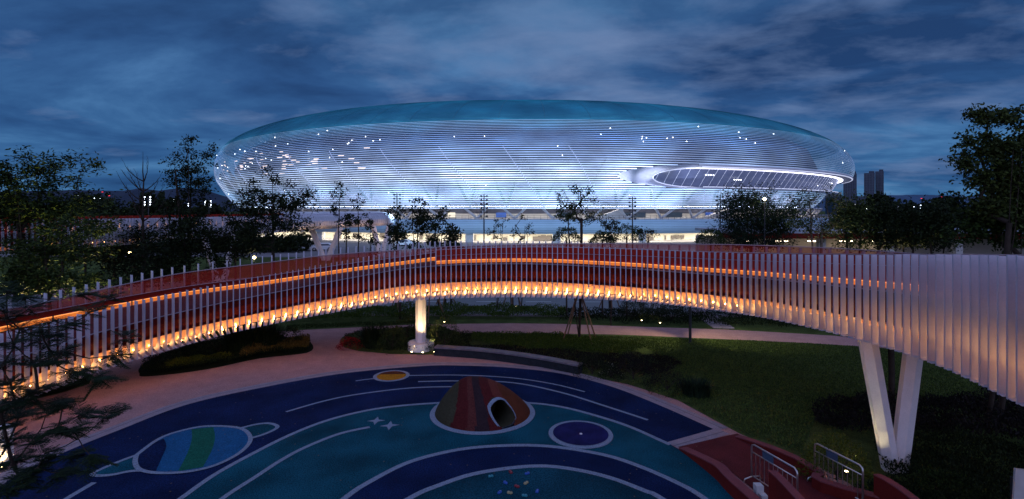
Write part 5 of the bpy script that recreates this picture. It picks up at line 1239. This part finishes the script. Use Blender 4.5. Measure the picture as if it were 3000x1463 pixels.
def hills(name, pts, Y, depth, col, seed):
    rng = np.random.default_rng(seed); k = Y / FPX; q = MB(); xs_ = np.linspace(pts[0][0], pts[-1][0], 160); v = []
    nz_ = np.cumsum(rng.normal(size=160)) ; nz_ = nz_ - np.linspace(nz_[0], nz_[-1], 160)
    for j, dy in enumerate((0, .35, 1.0)):
        for i, x in enumerate(xs_):
            y_ = np.interp(x, [p[0] for p in pts], [p[1] for p in pts]) - nz_[i] * .45; h = CAM_H - (y_ - HOR) * k
            v.append(((x - CX) * k, Y + depth * (dy - .5), max(0, h * (0, 1, 0)[j]) - (1 if j != 1 else 0)))
    q.add(v, [(j * 160 + i, j * 160 + i + 1, (j + 1) * 160 + i + 1, (j + 1) * 160 + i) for j in range(2) for i in range(159)]); structure(q.build(name, mat(name, col, .95, var=.2, scale=.004), smooth=False))
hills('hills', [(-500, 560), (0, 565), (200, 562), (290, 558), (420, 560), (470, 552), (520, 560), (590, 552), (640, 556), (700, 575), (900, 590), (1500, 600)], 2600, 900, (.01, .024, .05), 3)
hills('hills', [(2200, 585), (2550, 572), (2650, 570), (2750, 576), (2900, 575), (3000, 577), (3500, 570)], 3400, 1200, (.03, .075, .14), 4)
# distant woods: nobody could count them
def belt(seed, x0, x1, yt, Y, n_, leaf, label, hmin=.4):
    rng = np.random.default_rng(seed); k = Y / FPX; X = rng.uniform((x0 - CX) * k, (x1 - CX) * k, n_); H = CAM_H - (yt - HOR) * k
    env = H * (.72 + .18 * np.sin(X * .35 + seed) + .12 * np.sin(X * .9 + 1) + .1 * np.sin(X * 2.3)); z = env * rng.uniform(.0, 1, n_) ** .7
    c = np.stack([X, Y + rng.uniform(-4, 4, n_), z], 1); V, F = leaf_quads(c, leaf, .7, rng); o = link_mesh('distant_woods', np_mesh('distant_woods', V, F, M['leafA']), None); tag(o, label, 'woods', kind='stuff')
belt(1, -300, 640, 575, 130, 26000, 1.3, 'dark far belt of trees left of the stadium')
belt(2, 2460, 3300, 572, 150, 26000, 1.3, 'dark far belt of trees right of the stadium')
belt(3, 2440, 3300, 660, 75, 12000, .5, 'dark undergrowth before the right pavilion')
belt(4, -200, 900, 690, 100, 16000, .7, 'dark undergrowth beyond the left lawn')
# distant lamp clusters
def cluster(x, y0, y1, n_, Y, label, cols=1, s=.28, m_='cool'):
    s0_ = s * .36
    k = Y / FPX; X = (x - CX) * k; z1 = CAM_H - (y0 - HOR) * k; z0 = CAM_H - (y1 - HOR) * k; e = empty('street_lamp', (X, Y, 0), label, 'lamp pole', 'distant lit lamp poles')
    q = MB(); q.tube([(0, 0, 0), (0, 0, z1 + .3)], .12, 6); q.build('pole', M['darkmetal'], e)
    for c in range(cols):
        for i in range(n_):
            s = s0_
            q = MB(); q.lathe([(.02, -s), (s * .8, -s * .6), (s, 0), (s * .8, s * .6), (.02, s)], ((c - (cols - 1) / 2) * 1.3, -.35, z1 + (z0 - z1) * i / max(1, n_ - 1)), 8); q.build('lamp_head', M[m_], e)
for x, y0, y1, n_, c, s_, lb_ in ((240, 574, 584, 3, 2, .22, 'dim lit lamp pole furthest left on the skyline'), (289, 582, 600, 4, 2, .32, 'double lit lamp pole above the red far bridge'), (435, 578, 600, 4, 2, .36, 'brightest lit lamp pole, beside the bare tree'), (513, 585, 604, 4, 1, .2, 'dim lit lamp pole behind the three-topped tree'), (555, 588, 603, 4, 1, .34, 'lit lamp pole right of the three-topped tree stem'), (612, 590, 606, 4, 2, .34, 'lit lamp pole nearest the stadium left end')):
    cluster(x, y0, y1, n_, 120, lb_, c, s_)
for x, y0, y1, n_, lb_ in ((2475, 605, 622, 3, 'faint lit lamp pole nearest the stadium right end'), (2536, 607, 624, 4, 'lit lamp pole below the office towers'), (2584, 608, 626, 4, 'lit lamp pole right of the one below the towers'), (2630, 606, 619, 3, 'lit lamp pole in the middle of the right row'), (2674, 606, 622, 3, 'second last lit lamp pole of the right row'), (2694, 602, 626, 4, 'rightmost tall lit lamp pole of the row')):
    cluster(x, y0, y1, n_, 120, lb_, 1, .22)
for x, y, mm, lb_ in ((2590, 639, 'amber', 'amber lamp above the pavilion roof, left'), (2870, 643, 'amber', 'amber lamp above the pavilion roof, right'), (2725, 628, 'amber', 'small warm lamp in the right woods'), (2743, 640, 'amber', 'small low warm lamp in the right woods')):
    cluster(x, y - 2, y + 3, 2, 118, lb_, 1, .2, mm)
for x, y, Y, en, lb_ in ((381, 741, 50, 60, 'starry warm lamp below the far bridge'), (745, 755, 45, 25, 'small warm lamp just above the red parapet'), (2240, 584, 46, 60, 'bright lamp inside the big dark rounded tree')):
    p_ = P(x, y, Y); e = empty('garden_lamp', (p_.x, p_.y, 0), lb_, 'lamp'); q = MB(); q.tube([(0, 0, 0), (0, 0, p_.z - .1)], .05, 6); q.build('pole', M['darkmetal'], e)
    q = MB(); q.lathe([(.02, -.12), (.1, -.08), (.13, 0), (.1, .08), (.02, .12)], (0, 0, p_.z), 10); q.build('lamp_head', M['warm'], e)
    ld = bpy.data.lights.new('lamp', 'POINT'); ld.energy = en; ld.color = (1, .85, .5); ld.shadow_soft_size = .12; lo = bpy.data.objects.new('lamp', ld); COL.objects.link(lo); lo.parent = e; lo.location = (0, -.25, p_.z)
for x, y in ((300, 563), (320, 574), (2700, 582), (2760, 577)):
    p_ = P(x, y, 1500); e = empty('beacon', (p_.x, p_.y, 0), f'red aircraft beacon mast on the far skyline, {"left" if x < 1000 else "right"} side, {"left" if x in (300, 2700) else "right"} one', 'beacon'); q = MB(); q.tube([(0, 0, 0), (0, 0, p_.z)], .8, 6); q.build('mast', M['darkmetal'], e); q = MB(); q.box((0, 0, p_.z), (3.5, 2, 1.2)); q.build('lamp_head', M['redlamp'], e)
